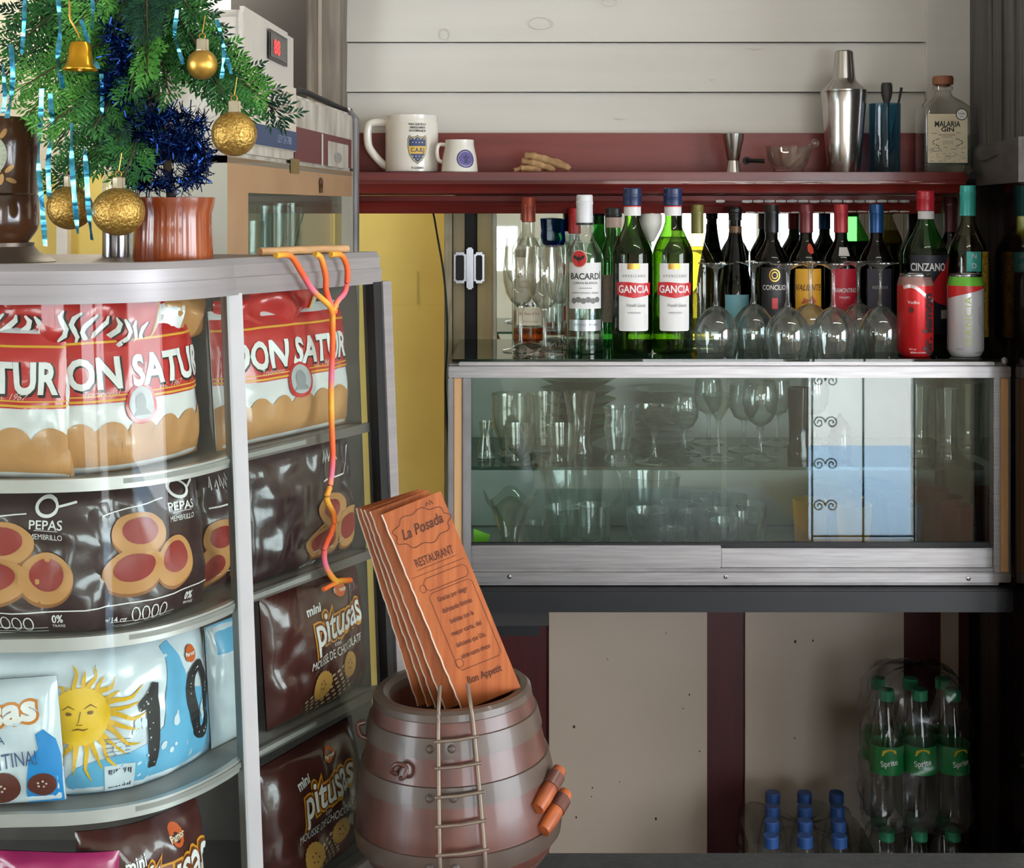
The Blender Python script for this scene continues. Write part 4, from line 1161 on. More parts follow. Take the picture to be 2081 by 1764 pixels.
obj('cork', lathe([(0, ZP(178, D) - SZ), (13 * k, ZP(176, D) - SZ), (13 * k, ZP(172, D) - SZ), (20.5 * k, ZP(172, D) - SZ), (21 * k, ZP(160, D) - SZ), (19 * k, ZP(155, D) - SZ), (0, ZP(154, D) - SZ)], 32), mat('cork_wood', (150, 92, 62), .6, var=.2, scale=50), t)
obj('glass_base', box(-gx * .94, gx * .94, -gx * .74, gx * .74, .002, .014, .004), CLEARW, t)
obj('liquid', box(-gx * .95, gx * .95, -gx * .75, gx * .75, .016, gz * .62, .006), WATER, t)
fr = flat((0, -gx * .8 - .0004, 0), (1, 0, 0), (0, 0, 1))
zl = lambda py: ZP(py, D) - SZ
def L_(px): return (px - 1916) * k
decal('label', Shape().rect(L_(1874), zl(332), L_(1954), zl(234)), fr, mat('cream_illustrated_label', (222, 208, 178), .6, var=.06), t, .0004)
decal('title', Shape().text('MALARIA', L_(1914), zl(254), .0112, .052, bold=.025).text('GIN', L_(1914), zl(265), .0085, .026, bold=.03), fr, ink((52, 50, 52)), t, .0008)
decal('small_print', Shape().line([(L_(1881), zl(273)), (L_(1893), zl(273))], .0008).line([(L_(1931), zl(272)), (L_(1941), zl(272))], .0008).text('DESTILADO ARTESANAL', L_(1913), zl(276), .003, .034).text('London Dry', L_(1913), zl(280), .0026, .02), fr, ink((120, 100, 74)), t, .0008)
ill = Shape()
random.seed(11)
for i in range(60):
    x = random.uniform(1876, 1950); y = random.uniform(300, 330); l = random.uniform(3, 9)
    ill.line([(L_(x), zl(y)), (L_(x + l * .5), zl(y - random.uniform(-3, 3))), (L_(x + l), zl(y - random.uniform(-1, 2)))], [.0003, .0010, .0003])
for s_ in (-1, 1):
    for i in range(14):
        a_ = i * .45; ill.ell(L_(1914 + s_ * (24 + 6 * cos(a_ * 2))), zl(291 + 7 * sin(a_)), .0018, .0011, 6, a_)
for i in range(7): ill.line([(L_(1905 + i * 3), zl(288)), (L_(1906 + i * 3), zl(296 - (i % 3)))], .0007)
decal('illustration', ill, fr, ink((126, 134, 138)), t, .0008)
decal('sticker', Shape().ell(L_(1942), zl(235), 12 * k), fr, ink((52, 56, 62)), t, .0012)
decal('sticker_face', Shape().ell(L_(1942), zl(235), 10.2 * k), fr, ink((232, 230, 226)), t, .0016)
decal('sticker_text', Shape().text('Ginebra', L_(1942), zl(233), .0042, .013, shear=.3).text('seca', L_(1942), zl(239), .003, .008), fr, INK, t, .0020)

# ------------------------------------------------------------------ bottle packs under the plank
PLAT = 0.30
pf = thing('low_bench', 'low black bench the bottle packs stand on', 'bench', (.66, 2.84, 0))
obj('bench_top', box(-.27, .245, -.18, .18, PLAT - .03, PLAT, .003), BLACK, pf)
for sx in (-.24, .22):
    for sy in (-.15, .15): obj('leg', box(sx - .02, sx + .02, sy - .02, sy + .02, 0, PLAT - .03), BLACK, pf)
PET = glass('pet_plastic', (248, 250, 250), (190, 198, 198), 1.45, .03, gain=1.3, body=.10)
BCAP = mat('blue_cap', (34, 74, 136), .45)
def pet(name, label, group, H, R, capm, lab=None):
    t = thing(name, label, 'bottle', (0, 0, 0), group)
    P = [(0, .004), (R * .8, 0), (R, .010), (R, H * .30), (R * .95, H * .36), (R, H * .42), (R, H * .62), (R * .8, H * .74), (R * .45, H * .86), (.0125, H * .90), (.0125, H * .93)]
    obj('plastic_body', lathe(P, 24), PET, t)
    obj('cap', lathe([(.0125, H * .925), (.0150, H * .925), (.0150, H - .002), (.0135, H), (0, H)], 20), capm, t)
    if lab:
        obj('label', lathe([(R + .0006, H * .42), (R + .0006, H * .62)], 28), lab, t)
        decal('fruit_mark', Shape().poly([(-.014, H * .555), (.014, H * .575), (.012, H * .60), (0, H * .61), (-.012, H * .595)]), cyl(R), ink((220, 190, 40)), t, .0014)
        decal('lettering', Shape().text('Sprite', 0, H * .51, .011, .032, rot=.18, bold=.02), cyl(R), ink((226, 236, 230)), t, .0016)
    return t
cols = [XP(1571, 2.93), XP(1635, 2.93), XP(1700, 2.93)]
wt = pet('water_bottle', 'plastic water bottle with blue cap in the wrapped pack', 'water bottles in the pack', .278, .0305, BCAP)
first = True
for r_ in range(4):
    for c_ in range(3):
        loc = (cols[1] + (c_ - 1) * .0655 - r_ * .0135, 2.93 - r_ * .067, PLAT)
        if first: wt.location = loc; first = False
        else: dup(wt, loc)
def wrap(name, label, cx, cy, z0, hx, hy, h, dome, seed):
    random.seed(seed)
    nu, nv = 56, 22
    verts, faces = [], []
    ph = [random.uniform(0, 6) for _ in range(6)]
    for j in range(nv + 1):
        t_ = j / nv
        if t_ < .75: z_ = h * t_ / .75; s_ = 1 + .012 * sin(t_ * 14)
        else:
            q = (t_ - .75) / .25
            z_ = h + dome * sin(q * pi / 2); s_ = cos(q * pi / 2) ** .55 if q < 1 else 0.02
        for i in range(nu):
            a_ = 2 * pi * i / nu
            c_, s2 = cos(a_), sin(a_)
            e = .42
            x = hx * s_ * (abs(c_) ** e) * (1 if c_ >= 0 else -1)
            y = hy * s_ * (abs(s2) ** e) * (1 if s2 >= 0 else -1)
            q2 = .0035 * sin(7 * a_ + ph[0] + z_ * 40) + .0025 * sin(13 * a_ + ph[1] - z_ * 70) + .002 * sin(z_ * 120 + ph[2] + 3 * a_)
            verts.append((x * (1 + q2 / hx), y * (1 + q2 / hy), z_ + (.004 * sin(9 * a_ + ph[3]) if t_ > .7 else 0)))
    for j in range(nv):
        for i in range(nu): faces.append((j * nu + i, j * nu + (i + 1) % nu, (j + 1) * nu + (i + 1) % nu, (j + 1) * nu + i))
    o = obj(name, mesh(verts, faces, True, 70, False), glass('thin_film', (236, 236, 236), (206, 206, 206), 1.35, .12, gain=.8), None, (cx, cy, z0))
    return tag(o, label, 'plastic wrap')
wrap('shrink_wrap', 'clear plastic film round the blue-capped water bottles', cols[1] - .020, 2.83, PLAT, .118, .142, .235, .02, 1)
SG = mat('green_cap', (40, 132, 92), .4)
SL = mat('green_sleeve_label', (24, 128, 66), .4, var=.08)
HS = .27
sp = pet('lemon_soda_bottle', 'clear lemon soda bottle with green cap, in the upper wrapped pack', 'soda bottles in the upper pack', HS, .0315, SG, SL)
first = True
for r_ in range(2):
    for c_ in range(3):
        loc = (XP(1862, 2.80) + (c_ - 1) * .0645, 2.775 + r_ * .066, PLAT + HS + .002)
        if first: sp.location = loc; sp.rotation_euler[2] = -.1; first = False
        else: dup(sp, loc, rotz=(.3 * (c_ - 1) - .1 + r_))
for r_ in range(2):
    for c_ in range(3):
        dup(sp, (XP(1862, 2.80) + (c_ - 1) * .0645, 2.775 + r_ * .066, PLAT), 'clear lemon soda bottle with green cap, in the pack underneath', 'soda bottles in the lower pack')
wrap('shrink_wrap', 'clear plastic film with a puffed top round the upper soda pack', XP(1862, 2.80), 2.808, PLAT + HS, .099, .072, .235, .075, 5)
wrap('shrink_wrap', 'clear plastic film round the soda pack underneath', XP(1862, 2.80), 2.808, PLAT, .098, .071, .235, .02, 9)

# ------------------------------------------------------------------ the counter, barrel pot and menus
CZ = 0.98
ct = thing('bar_counter', 'dark grey bar counter carrying the display case and the barrel', 'counter', (0, 1.5, 0))
obj('counter_top', box(-1.3, .72, -.42, .27, CZ - .04, CZ, .004), mat('dark_grey_laminate', (62, 64, 66), .4, col2=(44, 45, 48), scale=120, bump=.05), ct)
obj('counter_front', box(-1.28, .70, -.38, -.34, 0, CZ - .04), mat('counter_front_wood', (70, 44, 34), .5), ct)

BD = 1.60
TERRA = mat('brown_glazed_ceramic', (98, 56, 46), .38, col2=(72, 42, 36), scale=9, stretch=(3, 3, .4), bump=.08, coat=.2)
BANDM = mat('grey_brown_glaze', (86, 70, 60), .42, col2=(72, 58, 50), scale=14, coat=.2)
bx0 = Vector((XP(940, BD), BD, CZ + .0045))
bl = thing('barrel_pot', 'brown ceramic barrel pot with moulded bands and a wire ladder', 'pot', bx0, rot=(0, -.045, 0))
BP = [(.066, 0), (.070, .030), (.084, .058), (.102, .080), (.1125, .098), (.1148, .114), (.1120, .136), (.1062, .168), (.0995, .200), (.0935, .228), (.0890, .247), (.0870, .253)]
obj('barrel_body', lathe([(0, 0)] + BP + [(.084, .257), (.077, .2565), (.071, .252), (.069, .240), (.073, .19), (.080, .10), (0, .06)], 72), TERRA, bl)
Rf = rev(BP, .1)
def rb(v): p = Rf(0, v, 0); return -p[1]
for z0, z1 in ((.098, .118), (.166, .186), (.214, .234)):
    prof = [(rb(z0) - .001, z0 - .0006), (rb(z0) + .0022, z0), (rb((z0 + z1) / 2) + .0024, (z0 + z1) / 2), (rb(z1) + .0022, z1), (rb(z1) - .001, z1 + .0006)]
    b_ = obj('band', lathe(prof, 72), BANDM, bl)
    for a_ in (-.22, .02):
        r_ = rb((z0 + z1) / 2) + .0022
        o = obj('rivet', lathe([(.0048, -.001), (.0040, .0016), (.0022, .003), (0, .0034)], 12), mat('dark_rivet', (78, 64, 56), .5), b_, (r_ * sin(a_), -r_ * cos(a_), (z0 + z1) / 2))
        o.rotation_euler = (pi / 2, 0, a_)
for zl_ in (.072, .080):
    obj('groove_ring', lathe([(rb(zl_) - .001, zl_ - .0012), (rb(zl_) + .0008, zl_), (rb(zl_) - .001, zl_ + .0012)], 72), BANDM, bl)
obj('rim', lathe([(.0876, .246), (.0892, .249), (.0882, .256), (.0845, .2595), (.077, .2595), (.071, .255), (.0698, .247)], 72), BANDM, bl)
decal('glaze_patch', Shape().poly([(.045, .058), (.070, .062), (.092, .072), (.088, .082), (.062, .076), (.045, .068)]), Rf, mat('mint_glaze', (150, 172, 158), .35, var=.3, scale=60), bl, .001, cell=.008)
# wire ladder
WIRE = mat('dull_wire', (128, 112, 98), .45, .5)
ld = obj('ladder', tube([(0, 0, 0), (0, 0, .001)], .0001, 4), WIRE, bl)
def on(a_, v, o_): r_ = rb(v) + o_; return Vector((r_ * sin(a_), -r_ * cos(a_), v))
ladder_me = None
lp = []
for a0 in (-.115, .275):
    lp.append([on(a0 * (1 - .0 * i), .06 + .0187 * i, .007) for i in range(11)] + [Vector((rb(.25) * sin(a0), -rb(.25) * cos(a0) - .004, .266)), Vector((.076 * sin(a0), -.076 * cos(a0), .284))])
bpy.data.objects.remove(ld)
ld = obj('ladder_side', tube(spline(lp[0], 3), .0021, 8), WIRE, bl)
obj('ladder_side', tube(spline(lp[1], 3), .0021, 8), WIRE, bl)
for v in (.068, .096, .124, .152, .180, .208, .234):
    a_, b_ = on(-.115, v, .0085), on(.275, v + .002, .0085)
    e = (b_ - a_).normalized() * .004
    obj('rung', tube([a_ - e, (a_ + b_) / 2 + Vector((0, -.003, 0)), b_ + e], .0018, 8), WIRE, bl)
hk = obj('hook', tube(spline([on(-.62, .195, .001), on(-.63, .201, .009), on(-.56, .209, .010), on(-.46, .206, .007), on(-.47, .197, .009), on(-.53, .194, .006)], 5), .0024, 8), TERRA, bl)
obj('side_hook', tube(spline([on(-1.35, .212, 0), on(-1.35, .216, .009), on(-1.35, .228, .014), on(-1.35, .230, .006)], 5), .003, 8), TERRA, bl)
LOGM = mat('orange_brown_glaze', (176, 92, 44), .4, col2=(130, 60, 34), scale=40)
lo = [(1.02, .146, .170, .009), (1.05, .122, .143, .009)]
for a_, v0, v1, r_ in lo:
    p, q = on(a_ - .12, v0, .004), on(a_ + .32, v1, .013)
    l_ = obj('log', tube([p, p + (q - p) * .25, p + (q - p) * .8, q], [r_ * .8, r_, r_, r_ * .85], 12), LOGM, bl)
    obj('log_strap', tube([p + (q - p) * .55, p + (q - p) * .85], [r_ * 1.12, r_ * 1.1], 12), TERRA, l_)

# menus standing in the barrel
MENUM = mat('wood_print_card', (190, 106, 56), .5, col2=(166, 86, 44), scale=10, stretch=(14, 3, .8))
MEDGE = mat('torn_white_edge', (232, 214, 196), .7)
MINK = ink((86, 44, 30))
def menu_card(tlx, tly, ang, D, wid, length, label, front=False, yaw=0.0, tilt=0.0, bend=0.0):
    """Card whose top-left corner sits at the given place, leaning by ang in the picture plane."""
    o0 = W(tlx, tly, D)
    t = thing('menu_card', label, 'menu', o0, 'menus standing in the barrel' if not front else None)
    ux = Vector((cos(ang) * cos(yaw), sin(yaw), sin(ang)))
    dn = Vector((sin(ang), 0, -cos(ang))); dn = (dn + Vector((0, tilt, 0))).normalized()
    nn = ux.cross(-dn).normalized()
    def f(u, v, o):
        return ux * u + dn * v + nn * (o + bend * 4 * (v / length) * (1 - v / length))
    N = 14
    verts, faces = [], []
    for s_, off in ((0, .0), (1, -.0011)):
        for i in range(N + 1):
            for u in (0, wid): verts.append(f(u, length * i / N, off))
    M = (N + 1) * 2
    for i in range(N):
        a = i * 2
        faces.append((a, a + 1, a + 3, a + 2)); faces.append((M + a, M + a + 2, M + a + 3, M + a + 1))
        faces.append((a, a + 2, M + a + 2, M + a)); faces.append((a + 1, M + a + 1, M + a + 3, a + 3))
    faces.append((0, M, M + 1, 1)); faces.append((2 * N, 2 * N + 1, M + 2 * N + 1, M + 2 * N))
    obj('card_sheet', mesh(verts, faces, True, 30), MENUM, t)
    K_ = .945
    random.seed(int(tlx))
    ed = [f(random.uniform(-.0006, .0004), length * i / 40, -.0005) for i in range(41)]
    obj('white_edge', tube(ed, .0011, 5), MEDGE, t)
    g = lambda u, v, o: f(u * K_, -v * K_, o)
    S = Shape()
    if front:
        kx = wid / K_
        S.text('La Posada', kx * .52, -.030, .0125, .052, rot=.06, shear=.35, bold=.014)
        cl = [(kx * .52 + .034 * cos(a_) * (1 + .07 * cos(9 * a_)), -.031 + .020 * sin(a_) * (1 + .10 * cos(9 * a_))) for a_ in [2 * pi * i / 72 for i in range(73)]]
        S.line(cl, .0008)
        S.line([(kx * .70, -.0105), (kx * .73, -.006), (kx * .76, -.010), (kx * .79, -.005), (kx * .82, -.0105)], .0012)
        S.text('RESTAURANT', kx * .52, -.068, .0098, .047, bold=.012)
        S.line([(kx * .18, -.0765), (kx * .86, -.0765)], .0005).line([(kx * .05, -.083), (kx * .95, -.083)], .0004)
        def frame(x0, y0, x1, y1, r_=.004):
            S.line([(x0 + r_, y0), (x1 - r_, y0), (x1, y0 - r_), (x1, y1 + r_), (x1 - r_, y1), (x0 + r_, y1), (x0, y1 + r_), (x0, y0 - r_), (x0 + r_, y0)], .0006)
        frame(kx * .20, -.089, kx * .93, -.104)
        frame(kx * .20, -.1075, kx * .93, -.205)
        S.ring(kx * .16, -.099, .004, .005, .0006, 14).ring(kx * .25, -.196, .005, .0055, .0006, 14)
        for i, tx in enumerate(('Gracias por elegir', 'disfrutando distintas', 'bebidas con la', 'mejor carta, del', 'deliciosas que Uds.', 'sabrán cuanto ofrecer')):
            S.text(tx, kx * .56, -.117 - i * .0145, .0058, .037 if i != 2 else .029, bold=.012)
        S.text('Bon Appetit', kx * .55, -.2185, .0085, .043, shear=.15, bold=.015)
    else:
        S.text('B', wid * .84, -.2185, .0085, .006, bold=.015).line([(wid * .5, -.196), (wid * .8, -.196), (wid * .92, -.200)], .0006).text('SA', wid * .55, -.185, .010, .010, rot=.2)
        S.line([(wid * .3, -.02), (wid * .6, -.03), (wid * .8, -.05)], [.0006, .0012, .0006])
    decal('lettering', S, g, MINK, t, .0006, cell=.02)
    return t
menu_card(776, 1046, radians(22), 1.572, .0695, .236, 'front wooden-print menu card with restaurant lettering, in the barrel', True, 0, .03)
for i, (x, y, ang, D, lb) in enumerate(((752, 1040, 20.5, 1.586, 'second menu card counting back from the front one in the barrel'), (741, 1036, 19.5, 1.598, 'third menu card counting back from the front one in the barrel'), (733, 1034, 18.5, 1.610, 'fourth menu card counting back from the front one in the barrel'), (724, 1033, 17.0, 1.622, 'rearmost menu card in the barrel, next to the display case'))):
    menu_card(x, y, radians(ang), D, .0695, .238, lb, False, 0, .03, 0)

# ------------------------------------------------------------------ curved glass display case on the counter
CASE_Z1 = 1.722                                       # top of the case
RACK = .037                                           # the old frame is racked a little: its foot stands further right than its top
def rk(z_): return RACK * (1.70 - z_)
ctrl = [(-.86, 1.358), (-.70, 1.356), (-.56, 1.357), (-.488, 1.360), (-.440, 1.364), (-.398, 1.376), (-.360, 1.400), (-.331, 1.436), (-.310, 1.475), (-.299, 1.505)]
PATH = [(p.x, p.y) for p in spline([(x, y, 0) for x, y in ctrl], 8)]
POST = PATH[-1]
SIDE_END = (-.168, 1.738)
SIDE = [POST, SIDE_END]
FULL = PATH + [SIDE_END]
def arc(path):
    L = [0.0]
    for a, b in zip(path, path[1:]): L.append(L[-1] + math.hypot(b[0] - a[0], b[1] - a[1]))
    return L
def sampler(path):
    L = arc(path)
    def f(s_):
        s_ = max(0, min(L[-1], s_))
        for i in range(len(L) - 1):
            if s_ <= L[i + 1] + 1e-9:
                t = (s_ - L[i]) / max(L[i + 1] - L[i], 1e-9)
                a, b = path[i], path[i + 1]
                tx, ty = (b[0] - a[0]), (b[1] - a[1])
                m_ = math.hypot(tx, ty)
                # smooth the direction between neighbouring segments
                return (a[0] + tx * t, a[1] + ty * t, tx / m_, ty / m_)
    return f, L[-1]
def s_at(path, px, shift=0.0):                                   # arc length at which the path crosses a picture column
    f, T = sampler(path)
    lo, hi = 0, T
    for _ in range(40):
        mid = (lo + hi) / 2
        x, y, _, _ = f(mid)
        if CX + FPX * (x + shift) / y < px: lo = mid
        else: hi = mid
    return (lo + hi) / 2

case = thing('display_case', 'rounded glass display case in an aluminium frame, full of biscuit bags', 'display case', (-.5, 1.55, CZ + .001))
co = Vector(case.location)
def cpart(name, me, m, parent=case, shear=True):
    if shear:
        for v in me.vertices: v.co.x += rk(v.co.z)
    me.transform(Matrix.Translation(-co))
    return obj(name, me, m, parent)
RAIL = mat('case_aluminium', (160, 155, 156), .46, .45, var=.15, scale=6, stretch=(1, 1, 20))
RAILB = mat('case_aluminium_bright', (170, 167, 166), .5, .1, var=.12, scale=8)
BACKPT = [(-.168, 1.745), (-.86, 1.745)]
poly = PATH + [SIDE_END] + BACKPT[1:]
cpart('top_panel', prism(poly, CASE_Z1 - .006, CASE_Z1), mat('case_top_wood', (120, 104, 92), .5, var=.2), shear=False)
cpart('top_rail', sweep(FULL, [(-.012, 1.687), (.010, 1.687), (.0115, 1.703), (.0115, 1.7055), (.0085, 1.7055), (.0085, 1.7185), (.004, CASE_Z1 + .0035), (-.012, CASE_Z1 + .0035)]), RAIL, shear=False)
cpart('base_rail', sweep(FULL, [(-.012, CZ + .002), (.010, CZ + .002), (.010, CZ + .035), (-.012, CZ + .035)]), RAIL)
cpart('base_panel', prism(poly, CZ + .002, CZ + .03), mat('case_floor', (120, 118, 116), .5))
SHV = [(1.515, 'a'), (1.363, 'b'), (1.196, 'c')]
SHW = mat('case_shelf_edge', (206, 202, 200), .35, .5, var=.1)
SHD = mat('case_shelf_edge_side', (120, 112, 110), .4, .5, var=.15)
inset = []
for zt, _ in SHV:
    p_in = PATH[:-1]
    s_ = cpart('shelf_plate', prism([(x, y + .004) for x, y in PATH] + [(SIDE_END[0] - .006, SIDE_END[1])] + BACKPT[1:], zt - .004, zt + .001), mat('case_shelf_plate', (150, 146, 142), .4, var=.1))
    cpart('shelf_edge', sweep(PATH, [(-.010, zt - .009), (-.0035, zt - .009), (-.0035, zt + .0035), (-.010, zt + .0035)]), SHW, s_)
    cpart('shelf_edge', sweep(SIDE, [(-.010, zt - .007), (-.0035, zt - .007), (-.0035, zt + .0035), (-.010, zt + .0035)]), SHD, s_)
# glass: curved front and flat side
def pane_mesh(path, z0, z1, out):
    verts, faces = [], []
    N = len(path)
    for i in range(N):
        a, b = Vector(path[max(i - 1, 0)]), Vector(path[min(i + 1, N - 1)])
        t = (b - a).normalized(); nx, ny = t.y, -t.x
        for o_ in (out, out - .004):
            for z_ in (z0, z1): verts.append((path[i][0] + nx * o_, path[i][1] + ny * o_, z_))
    for i in range(N - 1):
        a, b = i * 4, i * 4 + 4
        faces += [(a, b, b + 1, a + 1), (a + 2, a + 3, b + 3, b + 2), (a + 1, b + 1, b + 3, a + 3), (a, a + 2, b + 2, b)]
    faces += [(0, 1, 3, 2), (4 * N - 4, 4 * N - 2, 4 * N - 1, 4 * N - 3)]
    return mesh(verts, faces, True, 30)
CASEGL = glass('case_glass', (246, 249, 247), (214, 224, 220), 1.5, .01, gain=.33)
cpart('curved_pane', pane_mesh(PATH[:-1], CZ + .035, 1.688, .004), CASEGL)
cpart('side_pane', pane_mesh([(POST[0] + .006, POST[1] + .011), (SIDE_END[0] - .006, SIDE_END[1] - .011)], CZ + .035, 1.688, .004), CASEGL)
td = Vector((SIDE_END[0] - POST[0], SIDE_END[1] - POST[1])).normalized()
def post_mesh(c, w, d_, z0, z1, tdir=td):
    n_ = Vector((tdir.y, -tdir.x))
    pl = [Vector(c) + tdir * a + n_ * b for a, b in ((-w, -d_), (w, -d_), (w, d_), (-w, d_))]
    bm = bmesh.new()
    N = 8
    rings = []
    for i in range(N + 1):
        z_ = z0 + (z1 - z0) * i / N
        rings.append([bm.verts.new((p.x, p.y, z_)) for p in pl])
    bm.faces.new(rings[0]); bm.faces.new(rings[-1])
    for a, b in zip(rings, rings[1:]):
        for k in range(4): bm.faces.new((a[k], a[(k + 1) % 4], b[(k + 1) % 4], b[k]))
    return bm_mesh(bm)
cpart('post', post_mesh((POST[0] + .002, POST[1] + .002), .009, .0075, CZ + .03, 1.689, Vector((.8, .6))), RAILB)
cpart('rear_post', post_mesh((SIDE_END[0] - .002, SIDE_END[1] - .008), .009, .008, CZ + .03, 1.689), RUBBER)
cpart('rear_post', post_mesh((SIDE_END[0] + .010, SIDE_END[1] + .004), .009, .006, CZ + .0, 1.689), RAIL)
cpart('back_panel', box(-.86, -.19, 1.735, 1.74, CZ + .03, 1.685), mat('case_back', (90, 84, 80), .5, var=.2))

# ------------------------------------------------------------------ biscuit bags
FOILS = {}
def foil(name, col, rough=.28, col2=None):
    return mat('foil_' + name, col, rough, .0, var=.10, scale=38, bump=.6, coat=.6, col2=col2)

class Bag:
    """A pillow bag standing on a shelf behind the glass, bent along the case's curve."""
    def __init__(s, name, label, px, zb, w, h, inset, m, path=None, T=.022, rot=0.0, lean=0.03, seed=1, group=None, wr=1.0, z_is_shelf=True):
        s.path = path or PATH
        s.f, s.TL = sampler(s.path)
        s.s0 = s_at(s.path, px, rk(zb + h / 2))
        s.w, s.h, s.inset, s.T, s.rot, s.lean, s.wr = w, h, inset, T, rot, lean, wr
        R_ = random.Random(seed)
        s.ph = [(R_.uniform(40, 130), R_.uniform(-90, 90), R_.uniform(0, 6.3), R_.uniform(.2, 1)) for _ in range(7)]
        s.zb = zb
        x, y, tx, ty = s.f(s.s0)
        s.org = Vector((x + ty * -inset + rk(zb), y + tx * inset, zb))
        s.thing = thing(name, label, 'snack bag', s.org, group)
        nu, nv = 40, 34
        verts, faces = [], []
        for side in (0, 1):
            for j in range(nv + 1):
                for i in range(nu + 1):
                    u = -w / 2 + w * i / nu; v = h * j / nv
                    verts.append(s.map(u, v, 0) if side == 0 else s.map(u, v, -2 * s.thick(u, v, True)))
        M = (nu + 1) * (nv + 1)
        for j in range(nv):
            for i in range(nu):
                a = j * (nu + 1) + i
                faces.append((a, a + 1, a + nu + 2, a + nu + 1))
                faces.append((M + a, M + a + nu + 1, M + a + nu + 2, M + a + 1))
        me = mesh(verts, faces, True, 60, False)
        s.body = obj('film', me, m, s.thing)
    def thick(s, u, v, back=False):
        a = max(0.0, 1 - abs(2 * u / s.w) ** 3.2); b = max(0.0, 1 - abs(2 * v / s.h - 1) ** 3.6)
        t = s.T * (a * b) ** .55
        if not back:
            k = 0
            for fx, fy, p, amp in s.ph: k += amp * sin(fx * u + fy * v + p + 1.2 * sin(fy * u - fx * v))
            t += s.wr * .0012 * k * min(1, (a * b) * 3)
        return t + .0008
    def map(s, u, v, o):
        t = s.thick(u, v)
        cu, sv = cos(s.rot), sin(s.rot)
        U_, V_ = u * cu - v * sv, u * sv + v * cu
        x, y, tx, ty = s.f(s.s0 + U_)
        over = max(0.0, s.s0 + U_ - s.TL) - max(0.0, -(s.s0 + U_))
        x += tx * over; y += ty * over
        nx, ny = ty, -tx
        d_ = t + o - s.inset - s.lean * V_
        z_ = s.zb + V_ + .001
        return Vector((x + nx * d_ + rk(z_), y + ny * d_, z_)) - s.org
    def print_(s, name, shape, m, layer=1, cell=.012, label=None):
        return decal(name, shape, s.map, m, s.thing, .0005 + .0006 * layer, cell, label)

def pill(name, col, **k): return ink(col, .35)
RED = foil('red', (196, 30, 34)); WHT = foil('white', (226, 224, 224)); TAN = foil('tan', (196, 142, 90), .35); BRN = foil('brown', (78, 38, 34)); PEP = foil('dark_brown', (54, 34, 38))
GLD = ink((226, 170, 50), .35); BLK = ink((30, 26, 28), .4); WTXT = ink((236, 232, 230), .35)

def satur(px, zb, label, path=None, inset=.03, w=.20, h=.155, rot=0.0, seed=1, ww=None, tx=0.0, lean=.03, group=None):
    b = Bag('biscuit_bag', label, px, zb, w, h, inset, WHT, path, .026, rot, lean, seed, group)
    # biscuits printed along the foot, scalloped on top
    top = []
    n = 60
    for i in range(n + 1):
        u = -w / 2 + w * i / n
        top.append((u, h * .27 + .012 * abs(sin((u + .3) * pi / .036)) ** .6))
    S = Shape()
    for (u0, v0), (u1, v1) in zip(top, top[1:]): S.poly([(u0, 0), (u1, 0), (u1, v1), (u0, v0)])
    b.print_('biscuit_print', S, TAN, 1, .010)
    r0, r1 = h * .47, h * .86
    b.print_('red_field', Shape().rect(-w / 2, r0, w / 2, r1 + .012), RED, 1, .010)
    for v, t_ in ((r0 + .0015, .0022), (r0 + .0065, .0014), (r1 - .001, .0022)):
        b.print_('gold_line', Shape().rect(-w / 2, v, w / 2, v + t_), GLD, 2, .010)
    wv = lambda X: .035 * X * X / .1 * .0
    W_ = ww or w * .90
    b.print_('letter_shadow', Shape().text('DON SATUR', tx + .0016, h * .665 - .0014, .030, W_ * 1.01, bold=.055), BLK, 2, .010)
    b.print_('lettering', Shape().text('DON SATUR', tx, h * .665, .029, W_, bold=.035), WTXT, 3, .010)
    b.print_('script', Shape().text('Traditional', tx - .045, h * .535, .006, .040, shear=.4).text('est. 1967', tx + .045, h * .545, .006, .034, shear=.4), ink((236, 190, 180)), 2, .01)
    b.print_('medallion_ring', Shape().ell(tx, h * .445, .0205), RED, 3, .008)
    b.print_('medallion', Shape().ell(tx, h * .45, .0165), ink((176, 176, 178), .4), 4, .008)
    b.print_('portrait', Shape().ell(tx - .001, h * .455, .0075, .0095).poly([(tx - .011, h * .45 - .012), (tx + .011, h * .45 - .012), (tx + .006, h * .45 - .006), (tx - .006, h * .45 - .006)]), ink((136, 136, 138), .5), 5, None)
    return b
zA = 1.516
satur(300, zA, 'red and white biscuit bag standing in the middle of the curved top shelf', inset=.046, w=.245, h=.152, seed=2, rot=.03, tx=.006)
satur(-80, zA, 'red and white biscuit bag at the left of the curved top shelf, foot crumpled', inset=.034, w=.20, h=.152, seed=5, rot=-.05, tx=-.005)
satur(624, zA, 'red and white biscuit bag behind the flat side pane of the top shelf', SIDE, inset=.036, w=.235, h=.150, seed=9, rot=.0, tx=.0)
# loose bags lying on top of the row
def lying(px, zb, path, label, seed, w, h, inset, rot, txt=None):
    b = Bag('biscuit_bag', label, px, zb, w, h, inset, RED, path, .018, rot, -.2, seed, None, 2.2)
    b.print_('white_corner', Shape().poly([(w * .30, 0), (w * .5, 0), (w * .5, h), (w * .42, h), (w * .36, h * .4)]), WHT, 1, .01)
    b.print_('gold_line', Shape().line([(w * .29, 0), (w * .35, h * .4), (w * .41, h)], .003), GLD, 2, .01)
    if txt:
        S, K = Shape(), Shape()
        for i in range(8):
            x0 = -w * .20 + i * .0135
            pts = [(x0 + .006 * sin(k * 1.1 + i) + .010 * (k / 5), h * .20 + h * .55 * k / 5 - i * .0012) for k in range(6)]
            S.line(pts, [.002, .005, .0055, .0055, .005, .002]); K.line([(x + .003, y) for x, y in pts], [.002, .005, .0055, .0055, .005, .002])
        b.print_('letter_shadow', K, BLK, 2, .02); b.print_('crumpled_lettering', S, WTXT, 3, .02)
    return b
